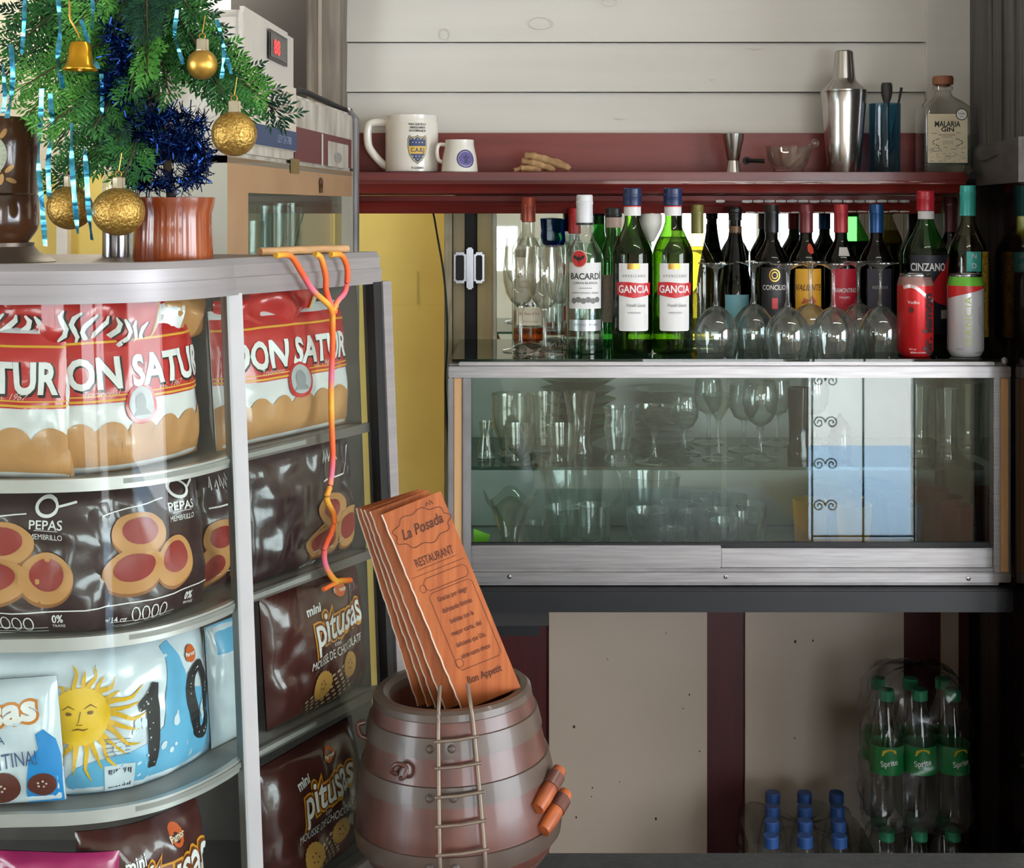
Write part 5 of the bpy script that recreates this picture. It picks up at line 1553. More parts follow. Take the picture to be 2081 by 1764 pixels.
lying(200, 1.634, PATH, 'crumpled red biscuit bag lying on top of the top-shelf row', 21, .21, .056, .048, -.06, True)
lying(-10, 1.640, PATH, 'crumpled red biscuit bag lying behind the left end of the row', 23, .20, .050, .05, .03, True)
lying(600, 1.640, SIDE, 'red biscuit bag lying on the row by the flat side pane', 25, .18, .046, .045, .10)
b = Bag('biscuit_bag', 'biscuit bag with tan biscuits showing, lying by the post', 430, 1.636, .12, .052, .055, TAN, PATH, .018, .05, -.2, 27, None, 2.0)
b.print_('white_field', Shape().poly([(-.06, 0), (-.02, 0), (-.005, .052), (-.06, .052)]), WHT, 1, .01)

# quince biscuit bags
COOK = ink((196, 140, 84), .5); JAM = ink((150, 48, 44), .4)
def cookie(S1, S2, cx_, cy_, a, b_, rot=0.0, da=0, db=0):
    S1.ell(cx_, cy_, a, b_, 28, rot); S2.ell(cx_ + da, cy_ + db, a * .64, b_ * .62, 24, rot)
def pepas(px, zb, label, path=None, inset=.028, w=.16, h=.142, rot=0.0, seed=3, ox=0.0, side=False, m=None):
    b = Bag('biscuit_bag', label, px, zb, w, h, inset, m or PEP, path, .022, rot, .03, seed, None, 1.5)
    S1, S2 = Shape(), Shape()
    if side:
        cookie(S1, S2, ox + .004, h * .42, .028, .019, 0); cookie(S1, S2, ox - .014, h * .22, .030, .020, .35, -.002, -.002); cookie(S1, S2, ox + .040, h * .24, .026, .024, .5)
    else:
        cookie(S1, S2, ox - .004, h * .66, .032, .021, 0, .001, .003); cookie(S1, S2, ox - .012, h * .40, .037, .022, .12, .0, .004); cookie(S1, S2, ox + .040, h * .42, .027, .025, .2, .001, .004)
    S0 = Shape(); S0.f = list(S1.f); S0.v = [(u, v - .0035) for u, v in S1.v]
    b.print_('biscuit_edge', S0, ink((150, 96, 54), .5), 1, .010); b.print_('biscuit_picture', S1, COOK, 2, .010); b.print_('jam_picture', S2, JAM, 3, .010)
    L = Shape()
    tx = ox + (.054 if w > .18 and not side else .040)
    if side:
        for i in range(5): L.line([(ox - .01 + i * .006, h * .82), (ox - .006 + i * .006, h * .90 - .004 * (i % 2)), (ox - .008 + i * .007, h * .80)], .0012)
        L.line([(ox - .012, h * .66), (ox + .03, h * .68), (ox + .055, h * .88)], .0018).text('400g/14 oz', ox - .035, h * .03, .0075, .034, bold=.02).line([(ox - .03, h * .12), (ox + .06, h * .17)], .0008)
    else:
        L.text('PEPAS', tx, h * .80, .0085, .033, bold=.01).text('MEMBRILLO', tx, h * .715, .0055, .033).line([(tx - .012, h * .76), (tx + .012, h * .76)], .0005)
        L.line([(ox - .045, h * .80), (ox - .01, h * .85), (tx - .02, h * .87)], .0012).ring(tx, h * .92, .012, .010, .0032).line([(tx + .012, h * .92), (tx + .03, h * .95)], .0022)
        L.line([(-w * .40, h * .17), (w * .46, h * .20)], .0012)
        L.text('400g/14 oz', ox - .040, h * .07, .006, .036, bold=.01).text('0%', tx + .01, h * .13, .008, .011, bold=.02).text('TRANS', tx + .011, h * .075, .003, .013)
        for i in range(4): L.ring(ox - .012 + i * .0115, h * .095, .0052, .0075, .0012, 12)
        for i in range(3): L.line([(ox - .04, h * .02 - .004 * i + .004), (ox + .04, h * .035 - .004 * i + .004)], .0006)
    b.print_('lettering', L, WTXT, 2, .014)
    return b
zB = 1.364
pepas(325, zB, 'dark brown quince biscuit bag in the middle of the second shelf', inset=.038, w=.205, h=.140, seed=31, ox=-.008)
pepas(75, zB, 'dark brown quince biscuit bag with strong creases at the left of the second shelf', inset=.031, w=.150, h=.136, seed=33, ox=-.036, rot=-.03)
pepas(655, zB, 'dark brown quince biscuit bag behind the flat side pane', SIDE, inset=.032, w=.195, h=.146, seed=35, ox=.030, side=True)
pepas(505, zB, 'dark brown quince biscuit bag squeezed in behind the post', SIDE, inset=.060, w=.10, h=.138, seed=36, ox=0, side=True)

# sky blue football bag with sun face
SKY = foil('sky', (214, 224, 232)); BLUE = ink((104, 176, 214), .35); BLUE2 = ink((44, 140, 210), .35); SUNY = ink((226, 178, 40), .4); SUNL = ink((120, 84, 24), .5)
zC = 1.197
bS = Bag('biscuit_bag', 'pale blue and white biscuit bag with sun face and big black 10', 245, zC, .345, .142, .052, SKY, PATH, .022, 0.0, .04, 41, None, 1.1)
w, h = .345, .142
bl_ = [(.170, .0), (.170, .070), (.118, .085), (.112, .105), (.100, .125), (.092, .137), (.078, .134), (.076, .110), (.070, .085), (.066, .060), (.040, .045), (-.010, .040), (-.045, .035), (-.060, .020), (-.060, .0)]
bS.print_('blue_field', Shape().poly(bl_[::-1]), BLUE, 1, .012)
wd = Shape()
random.seed(5)
for i in range(14): wd.ell(random.uniform(.0, .14), random.uniform(.03, .07), random.uniform(.002, .007), None, 10)
bS.print_('white_dots', wd, ink((216, 228, 236), .4), 2, None)
sx, sy = -.040, .083
ry = Shape()
for i in range(28):
    a_ = 2 * pi * i / 28 + .1
    r1 = .080 if i % 2 else .070
    if cos(a_) < -.2: r1 *= .72
    if sin(a_) > .5: r1 *= .74
    pts = []
    for k in range(7):
        q = k / 6; rr = .026 + (r1 - .026) * q
        wob = .0028 * sin(q * 7) * (1 if i % 2 else 0)
        pts.append((sx + 1.05 * rr * cos(a_) - wob * sin(a_), sy + .82 * rr * sin(a_) + wob * cos(a_)))
    ry.line(pts, [.0062, .0058, .005, .0042, .0034, .0022, .0006])
bS.print_('sun_rays', ry, SUNY, 2, None)
bS.print_('sun_face', Shape().ell(sx, sy, .036, .027, 36), ink((232, 188, 36), .4), 3, .010)
fc = Shape()
for s_ in (-1, 1):
    fc.line([(sx + s_ * .005, sy + .008), (sx + s_ * .012, sy + .011), (sx + s_ * .020, sy + .007)], [.0006, .0014, .0006])
    fc.ell(sx + s_ * .012, sy + .004, .0036, .0016, 12)
fc.line([(sx + .001, sy + .006), (sx - .001, sy - .003), (sx - .004, sy - .006), (sx + .003, sy - .0065)], .0009).line([(sx - .009, sy - .012), (sx - .002, sy - .0105), (sx + .004, sy - .012), (sx + .009, sy - .011)], [.0006, .0016, .0016, .0006])
bS.print_('face_lines', fc, SUNL, 4, None)
num = Shape().poly([(x + .006, y) for x, y in [(.036, .022), (.050, .020), (.054, .070), (.055, .104), (.047, .106), (.040, .095), (.026, .086), (.028, .078), (.038, .080), (.038, .050)]])
bS.print_('numeral_one', num, ink((26, 26, 28), .6), 3, .010)
S = Shape(); n = 30
for i in range(n):
    t_, u_ = 2 * pi * i / n, 2 * pi * (i + 1) / n
    S.poly([(.134 + .026 * cos(t_), .068 + .041 * sin(t_)), (.134 + .026 * cos(u_), .068 + .041 * sin(u_)), (.134 + .012 * cos(u_), .068 + .029 * sin(u_)), (.134 + .012 * cos(t_), .068 + .029 * sin(t_))])
bS.print_('numeral_zero', S, ink((26, 26, 28), .6), 3, None)
spk = Shape()
for i in range(46):
    if i % 2: spk.ell(random.uniform(.034, .052), random.uniform(.024, .10), random.uniform(.0005, .0012), None, 5)
    else:
        a_ = random.uniform(0, 6.28); spk.ell(.134 + .019 * cos(a_), .068 + .035 * sin(a_), random.uniform(.0005, .0013), None, 5)
bS.print_('paint_speckle', spk, ink((206, 214, 220), .4), 4, None)
bS.print_('barcode_field', Shape().rect(-.014, .004, .022, .032), ink((206, 218, 226), .4), 2, .01)
bc = Shape(); x = -.010
while x < .018:
    q = random.choice((.0005, .0009, .0014)); bc.rect(x, .008, x + q, .028); x += q + random.choice((.0006, .001))
bS.print_('barcode', bc, ink((60, 70, 86), .5), 3, None)
tb_ = Shape()
for i in range(5): tb_.line([(-.012, .058 - i * .004), (.016, .058 - i * .004)], .0007)
bS.print_('small_print', tb_, ink((120, 132, 146), .5), 3, None)
bS.print_('maker_emblem', Shape().ell(.122, .118, .0085, .009), ink((206, 96, 34), .4), 3, None)
bS.print_('maker_name', Shape().text('Parnor', .121, .118, .004, .016, bold=.03), WTXT, 4, None)
# its neighbour on the left, partly in the frame
bT = Bag('biscuit_bag', 'pale blue biscuit bag with brown biscuits and blue lettering at the left', -118, zC, .220, .120, .027, SKY, PATH, .020, .05, .02, 43, None, 1.3)
bT.print_('blue_drip', Shape().poly([(.072, .0), (.109, .0), (.109, .045), (.106, .062), (.096, .074), (.088, .070), (.090, .056), (.080, .046)]), BLUE2, 1, .010)
bT.print_('letter_edge', Shape().text('Pitusas', .040, .094, .026, .105, rot=.04, bold=.09), ink((214, 130, 40), .4), 1, .012)
bT.print_('brand_lettering', Shape().text('Pitusas', .040, .094, .024, .100, rot=.04, bold=.04), WTXT, 2, .012)
bT.print_('lettering', Shape().text('ARGENTINA!', .050, .046, .014, .076, rot=.07).text('DALE RICA', .034, .066, .010, .05, rot=.07), ink((70, 90, 130), .4), 2, .012)
c1, c2 = Shape().ell(.052, .021, .0185, .016).ell(.090, .020, .0135, .012), Shape()
for cx_ in (.052, .090):
    for k in range(5): c2.ell(cx_ + .004 * cos(k * 1.26), .021 + .003 * sin(k * 1.26), .0012, None, 6)
bT.print_('biscuit_picture', c1, ink((96, 48, 40), .45), 2, .01); bT.print_('sugar_holes', c2, ink((220, 200, 190), .5), 3, None)

# chocolate mousse biscuit bags
def pitusas(px, zb, label, path, inset, w, h, seed, rot=.0, ox=0.0, k=1.0, m=None, name='biscuit_bag'):
    b = Bag(name, label, px, zb, w, h, inset, m or BRN, path, .022, rot, .03, seed, None, 1.2)
    b.print_('emblem', Shape().ell(ox + .018 * k, h * .88, .0085 * k, .008 * k), ink((216, 96, 30), .4), 1, None)
    b.print_('emblem_text', Shape().text('Parnor', ox + .018 * k, h * .875, .0042 * k, .019 * k, bold=.03), ink((240, 220, 190), .4), 2, None)
    wv = lambda X: .10 * X
    b.print_('letter_edge', Shape().text('pitusas', ox + .012 * k, h * .665, .031 * k, .090 * k, bold=.10, wave=wv), ink((222, 150, 40), .4), 1, .012)
    b.print_('letter_shadow', Shape().text('pitusas', ox + .012 * k, h * .665, .031 * k, .087 * k, bold=.06, wave=wv), ink((120, 60, 24), .4), 2, .012)
    b.print_('brand_lettering', Shape().text('pitusas', ox + .012 * k, h * .665, .030 * k, .085 * k, bold=.015, wave=wv), WTXT, 3, .012)
    b.print_('lettering', Shape().text('mini', ox - .028 * k, h * .80, .0095 * k, .020 * k, bold=.03, rot=.1).text('con', ox + .004 * k, h * .49, .005 * k, .010 * k).text('MOUSSE DE CHOCOLATE', ox + .004 * k, h * .42, .0085 * k, .088 * k, wave=wv), WTXT, 2, .012)
    c1, c2 = Shape(), Shape()
    for cx_, cy_, r_ in ((ox - .022 * k, h * .21, .0155 * k), (ox + .024 * k, h * .28, .0135 * k)):
        pts = [(cx_ + r_ * (1 + .04 * cos(20 * a_)) * cos(a_), cy_ + r_ * .95 * (1 + .04 * cos(20 * a_)) * sin(a_)) for a_ in [2 * pi * i / 60 for i in range(60)]]
        c1.poly(pts)
        for q in range(5): c2.ell(cx_ + .0045 * k * cos(q * 1.26), cy_ + .0045 * k * sin(q * 1.26), .0011 * k, None, 6)
    c0 = Shape(); c0.f = list(c1.f); c0.v = [(u, v - .002) for u, v in c1.v]
    b.print_('biscuit_edge', c0, ink((140, 92, 44), .45), 1, .008); b.print_('biscuit_picture', c1, ink((198, 146, 74), .45), 2, .008); b.print_('biscuit_holes', c2, ink((90, 52, 30), .5), 3, None)
    dd = Shape()
    for r_ in range(6):
        for q in range(9): dd.ell(ox - .046 * k + q * .0068 * k + r_ * .003 * k, h * .13 - r_ * .0048 * k + q * .0028 * k, .0026 * k, .0014 * k, 6, .4)
    b.print_('dotted_print', dd, ink((206, 178, 140), .5), 1, None)
    return b
pitusas(684, zC, 'brown mini biscuit bag on the third shelf behind the side pane', SIDE, .031, .185, .150, 51, ox=.010, k=1.12)
b = Bag('biscuit_bag', 'end of a white biscuit bag squeezed in beside the post', 535, zC, .06, .130, .050, SKY, SIDE, .012, .0, .03, 57)
b.print_('blue_field', Shape().rect(-.03, .10, .03, .13), BLUE, 1, .01)
zD = CZ + .031
pitusas(345, zD, 'brown mini biscuit bag on the bottom level behind the curved glass', PATH, .044, .190, .150, 53, ox=.012, k=1.30)
pitusas(678, zD, 'brown mini biscuit bag on the bottom level behind the side pane', SIDE, .031, .185, .150, 55, ox=.0, k=1.12, rot=.03)
pk = Bag('biscuit_bag', 'crumpled pink biscuit bag at the left of the bottom level', 55, zD, .17, .140, .027, foil('magenta', (176, 44, 104)), PATH, .020, -.06, .02, 61, None, 2.0)
pk.print_('letter_edge', Shape().text('Pitusas', -.018, .095, .030, .11, rot=.06, bold=.09), ink((226, 160, 60), .4), 1, .012)
pk.print_('brand_lettering', Shape().text('Pitusas', -.018, .095, .028, .105, rot=.06, bold=.035), ink((240, 214, 220), .4), 2, .012)

# ------------------------------------------------------------------ bright braided cord on a wooden stick, hung over the case
stk = thing('wooden_stick', 'flat tan wooden stick lying on the display case', 'stick', W(612, 519, 1.62))
so = Vector(stk.location)
a, b_ = W(528, 521, 1.565) - so, W(705, 514, 1.685) - so
for p in (a, b_): p.z = CASE_Z1 + .0085 - so.z
obj('rod', tube([a, (a + b_) / 2, b_], [.0045, .005, .0045], 8), PINE, stk)
def cord_mat():
    m = bpy.data.materials.new('rainbow_cord'); m.use_nodes = True
    nt = m.node_tree; b = nt.nodes['Principled BSDF']
    at = nt.nodes.new('ShaderNodeAttribute'); at.attribute_name = 'along'
    mm = nt.nodes.new('ShaderNodeMath'); mm.operation = 'FRACT'
    ms = nt.nodes.new('ShaderNodeMath'); ms.operation = 'MULTIPLY'; ms.inputs[1].default_value = 9.0
    rp = nt.nodes.new('ShaderNodeValToRGB')
    el = rp.color_ramp.elements
    el[0].position, el[0].color = 0, lin((236, 176, 60)); el[1].position, el[1].color = 1, lin((236, 176, 60))
    for p, c_ in ((.25, (238, 110, 40)), (.5, (236, 90, 50)), (.72, (222, 110, 140)), (.85, (238, 150, 60))):
        e = el.new(p); e.color = lin(c_)
    nt.links.new(at.outputs['Fac'], ms.inputs[0]); nt.links.new(ms.outputs[0], mm.inputs[0]); nt.links.new(mm.outputs[0], rp.inputs[0]); nt.links.new(rp.outputs[0], b.inputs['Base Color'])
    b.inputs['Roughness'].default_value = .7
    return m
CORD = cord_mat()
cd = thing('braided_cord', 'orange, yellow and pink braided cord hanging down the display case', 'cord', W(672, 900, 1.62))
cdo = Vector(cd.location)
def side_D(px):                                       # depth just in front of the flat side pane for a picture column
    k = (px - CX) / FPX
    t = (k * POST[1] - POST[0]) / ((SIDE_END[0] - POST[0]) - k * (SIDE_END[1] - POST[1]))
    return POST[1] + (SIDE_END[1] - POST[1]) * t - .034
def cp(px, py, d_=0.0): return W(px, py, side_D(px) - d_) - cdo
for name, pts in (('loop', [(560, 519), (590, 520), (612, 552), (636, 590), (668, 620), (676, 640)]), ('loop', [(640, 516), (652, 524), (662, 562), (663, 590), (673, 622)]), ('loop', [(672, 517), (694, 519), (706, 548), (702, 590), (686, 612), (676, 632)]),
                  ('tail', [(676, 626), (676, 700), (673, 780), (674, 860), (676, 930), (671, 985), (664, 1014), (678, 1046), (676, 1075), (660, 1115), (662, 1150), (680, 1178), (694, 1180), (712, 1179)]), ('tail_end', [(694, 1180), (676, 1188), (657, 1198)])):
    obj(name, tube(spline([cp(px, py, .004 if name == 'loop' else 0) for px, py in pts], 8), .0034 if name != 'tail_end' else .0026, 8, uvlen=True), CORD, cd)
bm = bmesh.new(); bmesh.ops.create_icosphere(bm, subdivisions=2, radius=.0062)
obj('knot', bm_mesh(bm, True), mat('cord_knot', (236, 120, 50), .7), cd, cp(676, 630))

# ------------------------------------------------------------------ drinks fridge with sign and appliance, behind the case
A, B, Cc, Dd = Vector((-.53, 1.95)), Vector((-.389, 1.95)), Vector((-.317, 2.85)), Vector((-.62, 2.85))
fz0, fz1, fz2 = 0.0, 1.85, 1.966
fr_ = thing('display_fridge', 'tall grey display fridge with tan door frame and glass door', 'fridge', (-.45, 2.4, 0))
fo = Vector(fr_.location)
def quad_wall(p, q, z0, z1, th=.012, inward=True):
    t = (q - p).normalized(); n_ = Vector((-t.y, t.x)) * (th if inward else -th)
    return [(p.x, p.y), (q.x, q.y), (q.x + n_.x, q.y + n_.y), (p.x + n_.x, p.y + n_.y)]
def fpart(name, me, m, parent=None):
    me.transform(Matrix.Translation(-fo)); return obj(name, me, m, parent or fr_)
FGREY = mat('fridge_grey', (176, 172, 156), .5, var=.1, scale=6); FTAN = mat('fridge_tan', (176, 140, 104), .5, col2=(160, 126, 92), scale=5)
FWHITE = mat('stained_white', (206, 200, 188), .5, col2=(160, 148, 132), scale=8, stretch=(3, 3, .8))
fpart('side_panel', prism(quad_wall(A, B, 0, 0), fz0, fz1), FGREY)
fpart('rear_panel', prism(quad_wall(Cc, Dd, 0, 0), fz0, fz1), FGREY)
fpart('back_panel', prism(quad_wall(Dd, A, 0, 0), fz0, 1.2), FGREY)
fpart('back_pane', prism(quad_wall(Dd, A, 0, 0, .005), 1.2, fz1), PANE)
fpart('cabinet_top', prism([(p.x, p.y) for p in (A, B, Cc, Dd)], fz1 - .01, fz1), FGREY)
fpart('inner_shelf', prism([(p.x, p.y) for p in (A + Vector((.02, .02)), B + Vector((-.02, .02)), Cc + Vector((-.02, -.02)), Dd + Vector((.02, -.02)))], 1.660, 1.666), PANE)
def onf(t): return B + (Cc - B) * t
door = fpart('door', prism(quad_wall(onf(.0), onf(1), 0, 0, .02), ZP(392, 2.05), fz1 - .001), FTAN)
fpart('door_stile', prism(quad_wall(onf(.0), onf(.12), 0, 0, .02), fz0, ZP(392, 2.05)), FTAN, door)
fpart('door_stile', prism(quad_wall(onf(.87), onf(1.0), 0, 0, .02), fz0, ZP(392, 2.05)), FGREY, door)
fpart('door_pane', prism(quad_wall(onf(.12), onf(.87), 0, 0, .004), .9, ZP(392, 2.05)), PANE, door)
fpart('lower_panel', prism(quad_wall(onf(.12), onf(.87), 0, 0, .02), fz0, .9), FTAN, door)
fdir = (Cc - B).normalized()
ff_ = flat((B.x + fdir.y * .0008, B.y - fdir.x * .0008, 0), (fdir.x, fdir.y, 0), (0, 0, 1))
LF = (Cc - B).length
def fdec(name, S, m, off=.0006, parent=None):
    d_ = decal(name, S, lambda u, v, o: Vector(ff_(u, v, o)) - fo, m, parent or fr_, off); return d_
fdec('lock_plate', Shape().rect(LF * .40, ZP(352, 2.32), LF * .47, ZP(322, 2.32)), mat('brass_plate', (142, 120, 66), .4, .4), .001, door)
fdec('keyhole', Shape().ell(LF * .66, ZP(372, 2.55), .016, .010).rect(LF * .645, ZP(392, 2.55), LF * .675, ZP(374, 2.55)), ink((96, 66, 44)), .001, door)
hd = fpart('header', prism([(p.x, p.y) for p in (A, B, Cc, Dd)], fz1, fz2, .006), FWHITE)
MAR = ink((104, 48, 50), .5)
fdec('maroon_band', Shape().rect(LF * .43, fz1 + .006, LF * .97, fz1 + .062), MAR, .0008, hd)
fdec('white_paper', Shape().rect(LF * .72, fz1 + .004, LF * .93, fz1 + .050).rect(LF * .66, fz1 + .004, LF * .675, fz1 + .06), FWHITE, .0014, hd)
fdec('stain', Shape().ell(LF * .82, fz1 + .022, .035, .010), ink((150, 144, 138), .6), .002, hd)
fpart('corner_rim', tube([(Cc.x + .004, Cc.y, 1.2), (Cc.x + .004, Cc.y, fz2 - .01), (Cc.x - .01, Cc.y - .02, fz2 + .004)], .008, 8), ALU_D)
sg = thing('paper_sign', 'white printed age notice with blue strip on the fridge header', 'sign', (B.x, B.y, fz1 + .02))
sgo = Vector(sg.location)
sme = prism(quad_wall(onf(0) + Vector((fdir.y, -fdir.x)) * .003, onf(.437) + Vector((fdir.y, -fdir.x)) * .003, 0, 0, .002), fz1 + .02, fz1 + .124)
sme.transform(Matrix.Translation(-sgo)); obj('sheet', sme, mat('sign_paper', (212, 200, 182), .6, var=.05), sg)
def sdec(name, S, m, off=.004): return decal(name, S, lambda u, v, o: Vector(ff_(u, v, o)) - sgo, m, sg, off)
sdec('blue_strip', Shape().rect(0, fz1 + .021, LF * .437, fz1 + .052), ink((56, 72, 104), .5))
sdec('lettering', Shape().text('ALCOHOL A MENORES', LF * .22, fz1 + .086, .013, .32).text('PROHIBIDA LA VENTA DE', LF * .22, fz1 + .108, .010, .30), ink((120, 96, 80)))
sdec('strip_lettering', Shape().text('LEY 24.788', LF * .34, fz1 + .036, .012, .09), ink((150, 166, 190)), .0046)
for i, (x, y, h_) in enumerate(((-.43, 2.12, .075), (-.43, 2.30, .06), (-.42, 2.50, .085), (-.42, 2.66, .09))):
    o = obj('clear_jar', tumbler_me(.028, .031, h_ + .03), CLEAR, None, (x, y, 1.667))
    tag(o, 'clear glass jar standing behind the fridge door', 'jar', 'jars inside the display fridge')
ap = thing('white_appliance', 'white plastic appliance with red lit number display on the fridge', 'appliance', (-.44, 2.3, fz2 + .0005))
AW = mat('appliance_white', (206, 198, 188), .45, var=.05)
obj('housing', prism([(-.075, -.15), (.042, -.15), (.056, .20), (-.075, .20)], 0, .112, .012), AW, ap)
obj('seam_cap', prism([(.018, -.153), (.0445, -.153), (.0585, .203), (.028, .203)], .004, .117, .010), AW, ap)
pd = Vector((.014, .35)).normalized()
dsp = flat((.0465, -.15, 0), (pd.x, pd.y, 0), (0, 0, 1))
decal('display_frame', Shape().rect(.12, .050, .27, .098), dsp, ink((44, 40, 40), .4), ap, .002)
decal('display_field', Shape().rect(.13, .055, .262, .093), dsp, ink((84, 78, 76), .4), ap, .003)
em = bpy.data.materials.new('red_led'); em.use_nodes = True
em.node_tree.nodes['Principled BSDF'].inputs['Base Color'].default_value = lin((200, 50, 50))
em.node_tree.nodes['Principled BSDF'].inputs['Emission Color'].default_value = (1, .08, .08, 1)
em.node_tree.nodes['Principled BSDF'].inputs['Emission Strength'].default_value = .7
decal('digits', Shape().text('88', .175, .073, .022, .050, bold=.05), dsp, em, ap, .004)
ck = thing('power_cable', 'black cable lying along the top of the display fridge', 'cable', (-.36, 2.7, fz2 + .006))
cko = Vector(ck.location)
obj('cable_run', tube([p - cko for p in spline([Vector((-.385, 2.45, fz2 + .008)), Vector((-.375, 2.55, fz2 + .02)), Vector((-.36, 2.68, fz2 + .016)), Vector((-.335, 2.82, fz2 + .007)), Vector((-.325, 2.86, fz2 + .006))], 6)], .006, 8), RUBBER, ck)

# ------------------------------------------------------------------ on top of the case: potted tree, decorations, jar
TZ = CASE_Z1 + .0005
POTD = 1.50
TX = XP(352, POTD)
RUST = mat('rust_brown_glaze', (150, 70, 26), .25, col2=(118, 46, 16), scale=20, coat=.5)
tree = thing('christmas_tree', 'small cypress Christmas tree in a ribbed rust-brown pot', 'tree', (TX, POTD, TZ))
pp = [(0, 0), (.040, 0), (.041, .004), (.040, .034), (.0395, .050), (.0425, .060), (.0435, .067), (.0415, .0675), (.037, .058), (.036, .02), (0, .016)]
me = lathe(pp, 120)
for v in me.vertices:
    r = sqrt(v.co.x ** 2 + v.co.y ** 2)
    if r > .038 and v.co.z < .055:
        a_ = atan2(v.co.x, v.co.y); q = 1 + .022 * (abs(sin(a_ * 17)) - .5); v.co.x *= q; v.co.y *= q
pot = obj('pot', me, RUST, tree)
obj('soil', lathe([(0, .058), (.037, .056)], 24), mat('dark_soil', (50, 38, 30), .9), tree)
BARK = mat('twig_bark', (74, 58, 40), .8)
tp = spline([(0, 0, .05), (-.006, 0, .10), (-.018, .004, .17), (-.026, .0, .25), (-.03, .0, .34)], 6)
obj('trunk', tube(tp, [.0055 - .0001 * i for i in range(len(tp))], 8), BARK, tree)
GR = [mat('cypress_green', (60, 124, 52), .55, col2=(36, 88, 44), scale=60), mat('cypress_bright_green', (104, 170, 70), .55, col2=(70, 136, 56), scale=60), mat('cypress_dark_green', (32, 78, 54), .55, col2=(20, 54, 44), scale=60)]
to = Vector(tree.location)
def spray(base, tip, mi, rnd, wid=.05):
    ax = tip - base; L = ax.length; ax.normalize()
    view = Vector((rnd.uniform(-.35, .35), -1, rnd.uniform(-.3, .5))).normalized()
    sd = ax.cross(view).normalized()
    stem = [base + ax * L * k / 8 + Vector((0, 0, -.02 * (k / 8) ** 2 * L / .15)) for k in range(9)]
    b_ = obj('branch', tube(stem, [.0016 - .00012 * k for k in range(9)], 5), BARK, tree)
    verts, faces = [], []
    def leaf(p, d_, ln, wd):
        s_ = d_.cross(view).normalized(); n_ = d_.cross(s_).normalized()
        k = len(verts)
        verts.extend([p, p + d_ * ln * .5 + s_ * wd, p + d_ * ln + n_ * .0006, p + d_ * ln * .5 - s_ * wd, p + d_ * ln * .45 + n_ * wd * .9])
        faces.extend([(k, k + 1, k + 4), (k + 1, k + 2, k + 4), (k + 2, k + 3, k + 4), (k + 3, k, k + 4)])
    n = max(7, int(L / .0095))
    for i in range(n):
        f_ = .22 + .78 * (i + .5) / n
        p = base + ax * L * f_ + Vector((0, 0, -.02 * f_ ** 2 * L / .15))
        for s_ in (-1, 1):
            tl = wid * (1.15 - .8 * f_) * rnd.uniform(.7, 1.2) * (0.5 + min(1, f_ * 2) * .5)
            d_ = (ax * rnd.uniform(.7, 1.0) + sd * s_ * rnd.uniform(.6, 1.0) + view * rnd.uniform(-.35, .35)).normalized()
            m = max(3, int(tl / .0046))
            for j in range(m):
                g_ = (j + .3) / m
                q = p + d_ * tl * g_
                for t_ in (-1, 1):
                    dd = (d_ * .9 + d_.cross(view).normalized() * t_ * .75 + view * rnd.uniform(-.3, .3)).normalized()
                    leaf(q, dd, .0115 * (1.15 - .5 * g_) * rnd.uniform(.8, 1.2), .0015)
            leaf(p + d_ * tl * .9, d_, .012, .0015)
    leaf(tip + Vector((0, 0, -.02 * L / .15)), ax, .014, .0016)
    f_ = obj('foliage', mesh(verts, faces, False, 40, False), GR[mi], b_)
    f_['kind'] = 'stuff'
rnd = random.Random(4)
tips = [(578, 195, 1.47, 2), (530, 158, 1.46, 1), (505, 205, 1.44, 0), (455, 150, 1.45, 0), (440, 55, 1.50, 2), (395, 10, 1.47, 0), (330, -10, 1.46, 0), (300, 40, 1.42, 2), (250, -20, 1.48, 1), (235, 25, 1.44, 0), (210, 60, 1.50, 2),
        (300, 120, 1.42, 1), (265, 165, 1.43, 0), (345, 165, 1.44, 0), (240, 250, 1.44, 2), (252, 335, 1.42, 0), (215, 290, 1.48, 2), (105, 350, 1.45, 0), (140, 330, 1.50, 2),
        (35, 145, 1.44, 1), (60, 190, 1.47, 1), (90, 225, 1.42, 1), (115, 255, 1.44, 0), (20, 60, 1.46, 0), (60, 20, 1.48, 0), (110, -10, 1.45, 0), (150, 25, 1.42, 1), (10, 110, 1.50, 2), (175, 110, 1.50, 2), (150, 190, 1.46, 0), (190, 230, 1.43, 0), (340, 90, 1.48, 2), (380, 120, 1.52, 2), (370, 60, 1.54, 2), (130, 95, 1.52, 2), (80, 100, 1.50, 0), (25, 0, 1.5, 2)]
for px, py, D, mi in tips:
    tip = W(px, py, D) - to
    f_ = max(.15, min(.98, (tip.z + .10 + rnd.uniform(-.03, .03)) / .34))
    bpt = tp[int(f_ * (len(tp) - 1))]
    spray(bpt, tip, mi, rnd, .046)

# tinsel: dense blue mass round the trunk and pale hanging strands
TIN = mat('blue_tinsel', (24, 64, 130), .18, .85, col2=(10, 28, 84), scale=200)
TINA = mat('aqua_tinsel', (90, 176, 206), .14, .85, col2=(30, 110, 150), scale=120)
gar = thing('tinsel_garland', 'dark blue tinsel garland bunched inside the tree', 'tinsel', W(320, 330, 1.53))
gro = Vector(gar.location)
verts, faces = [], []
rr = random.Random(9)
axis = spline([W(410, 250, 1.47), W(330, 235, 1.45), W(270, 260, 1.46), W(340, 290, 1.45), W(410, 300, 1.46), W(395, 360, 1.47), W(310, 372, 1.49), W(270, 360, 1.53), W(300, 330, 1.50), W(385, 300, 1.50), W(360, 270, 1.55), W(280, 290, 1.54), W(225, 170, 1.52), W(250, 140, 1.52), W(300, 200, 1.55), W(240, 230, 1.55), W(290, 20, 1.55), W(260, 90, 1.54), W(235, 60, 1.45), W(250, 120, 1.44), W(225, 180, 1.45), W(260, 200, 1.45), W(330, 250, 1.53), W(400, 330, 1.52)], 10)
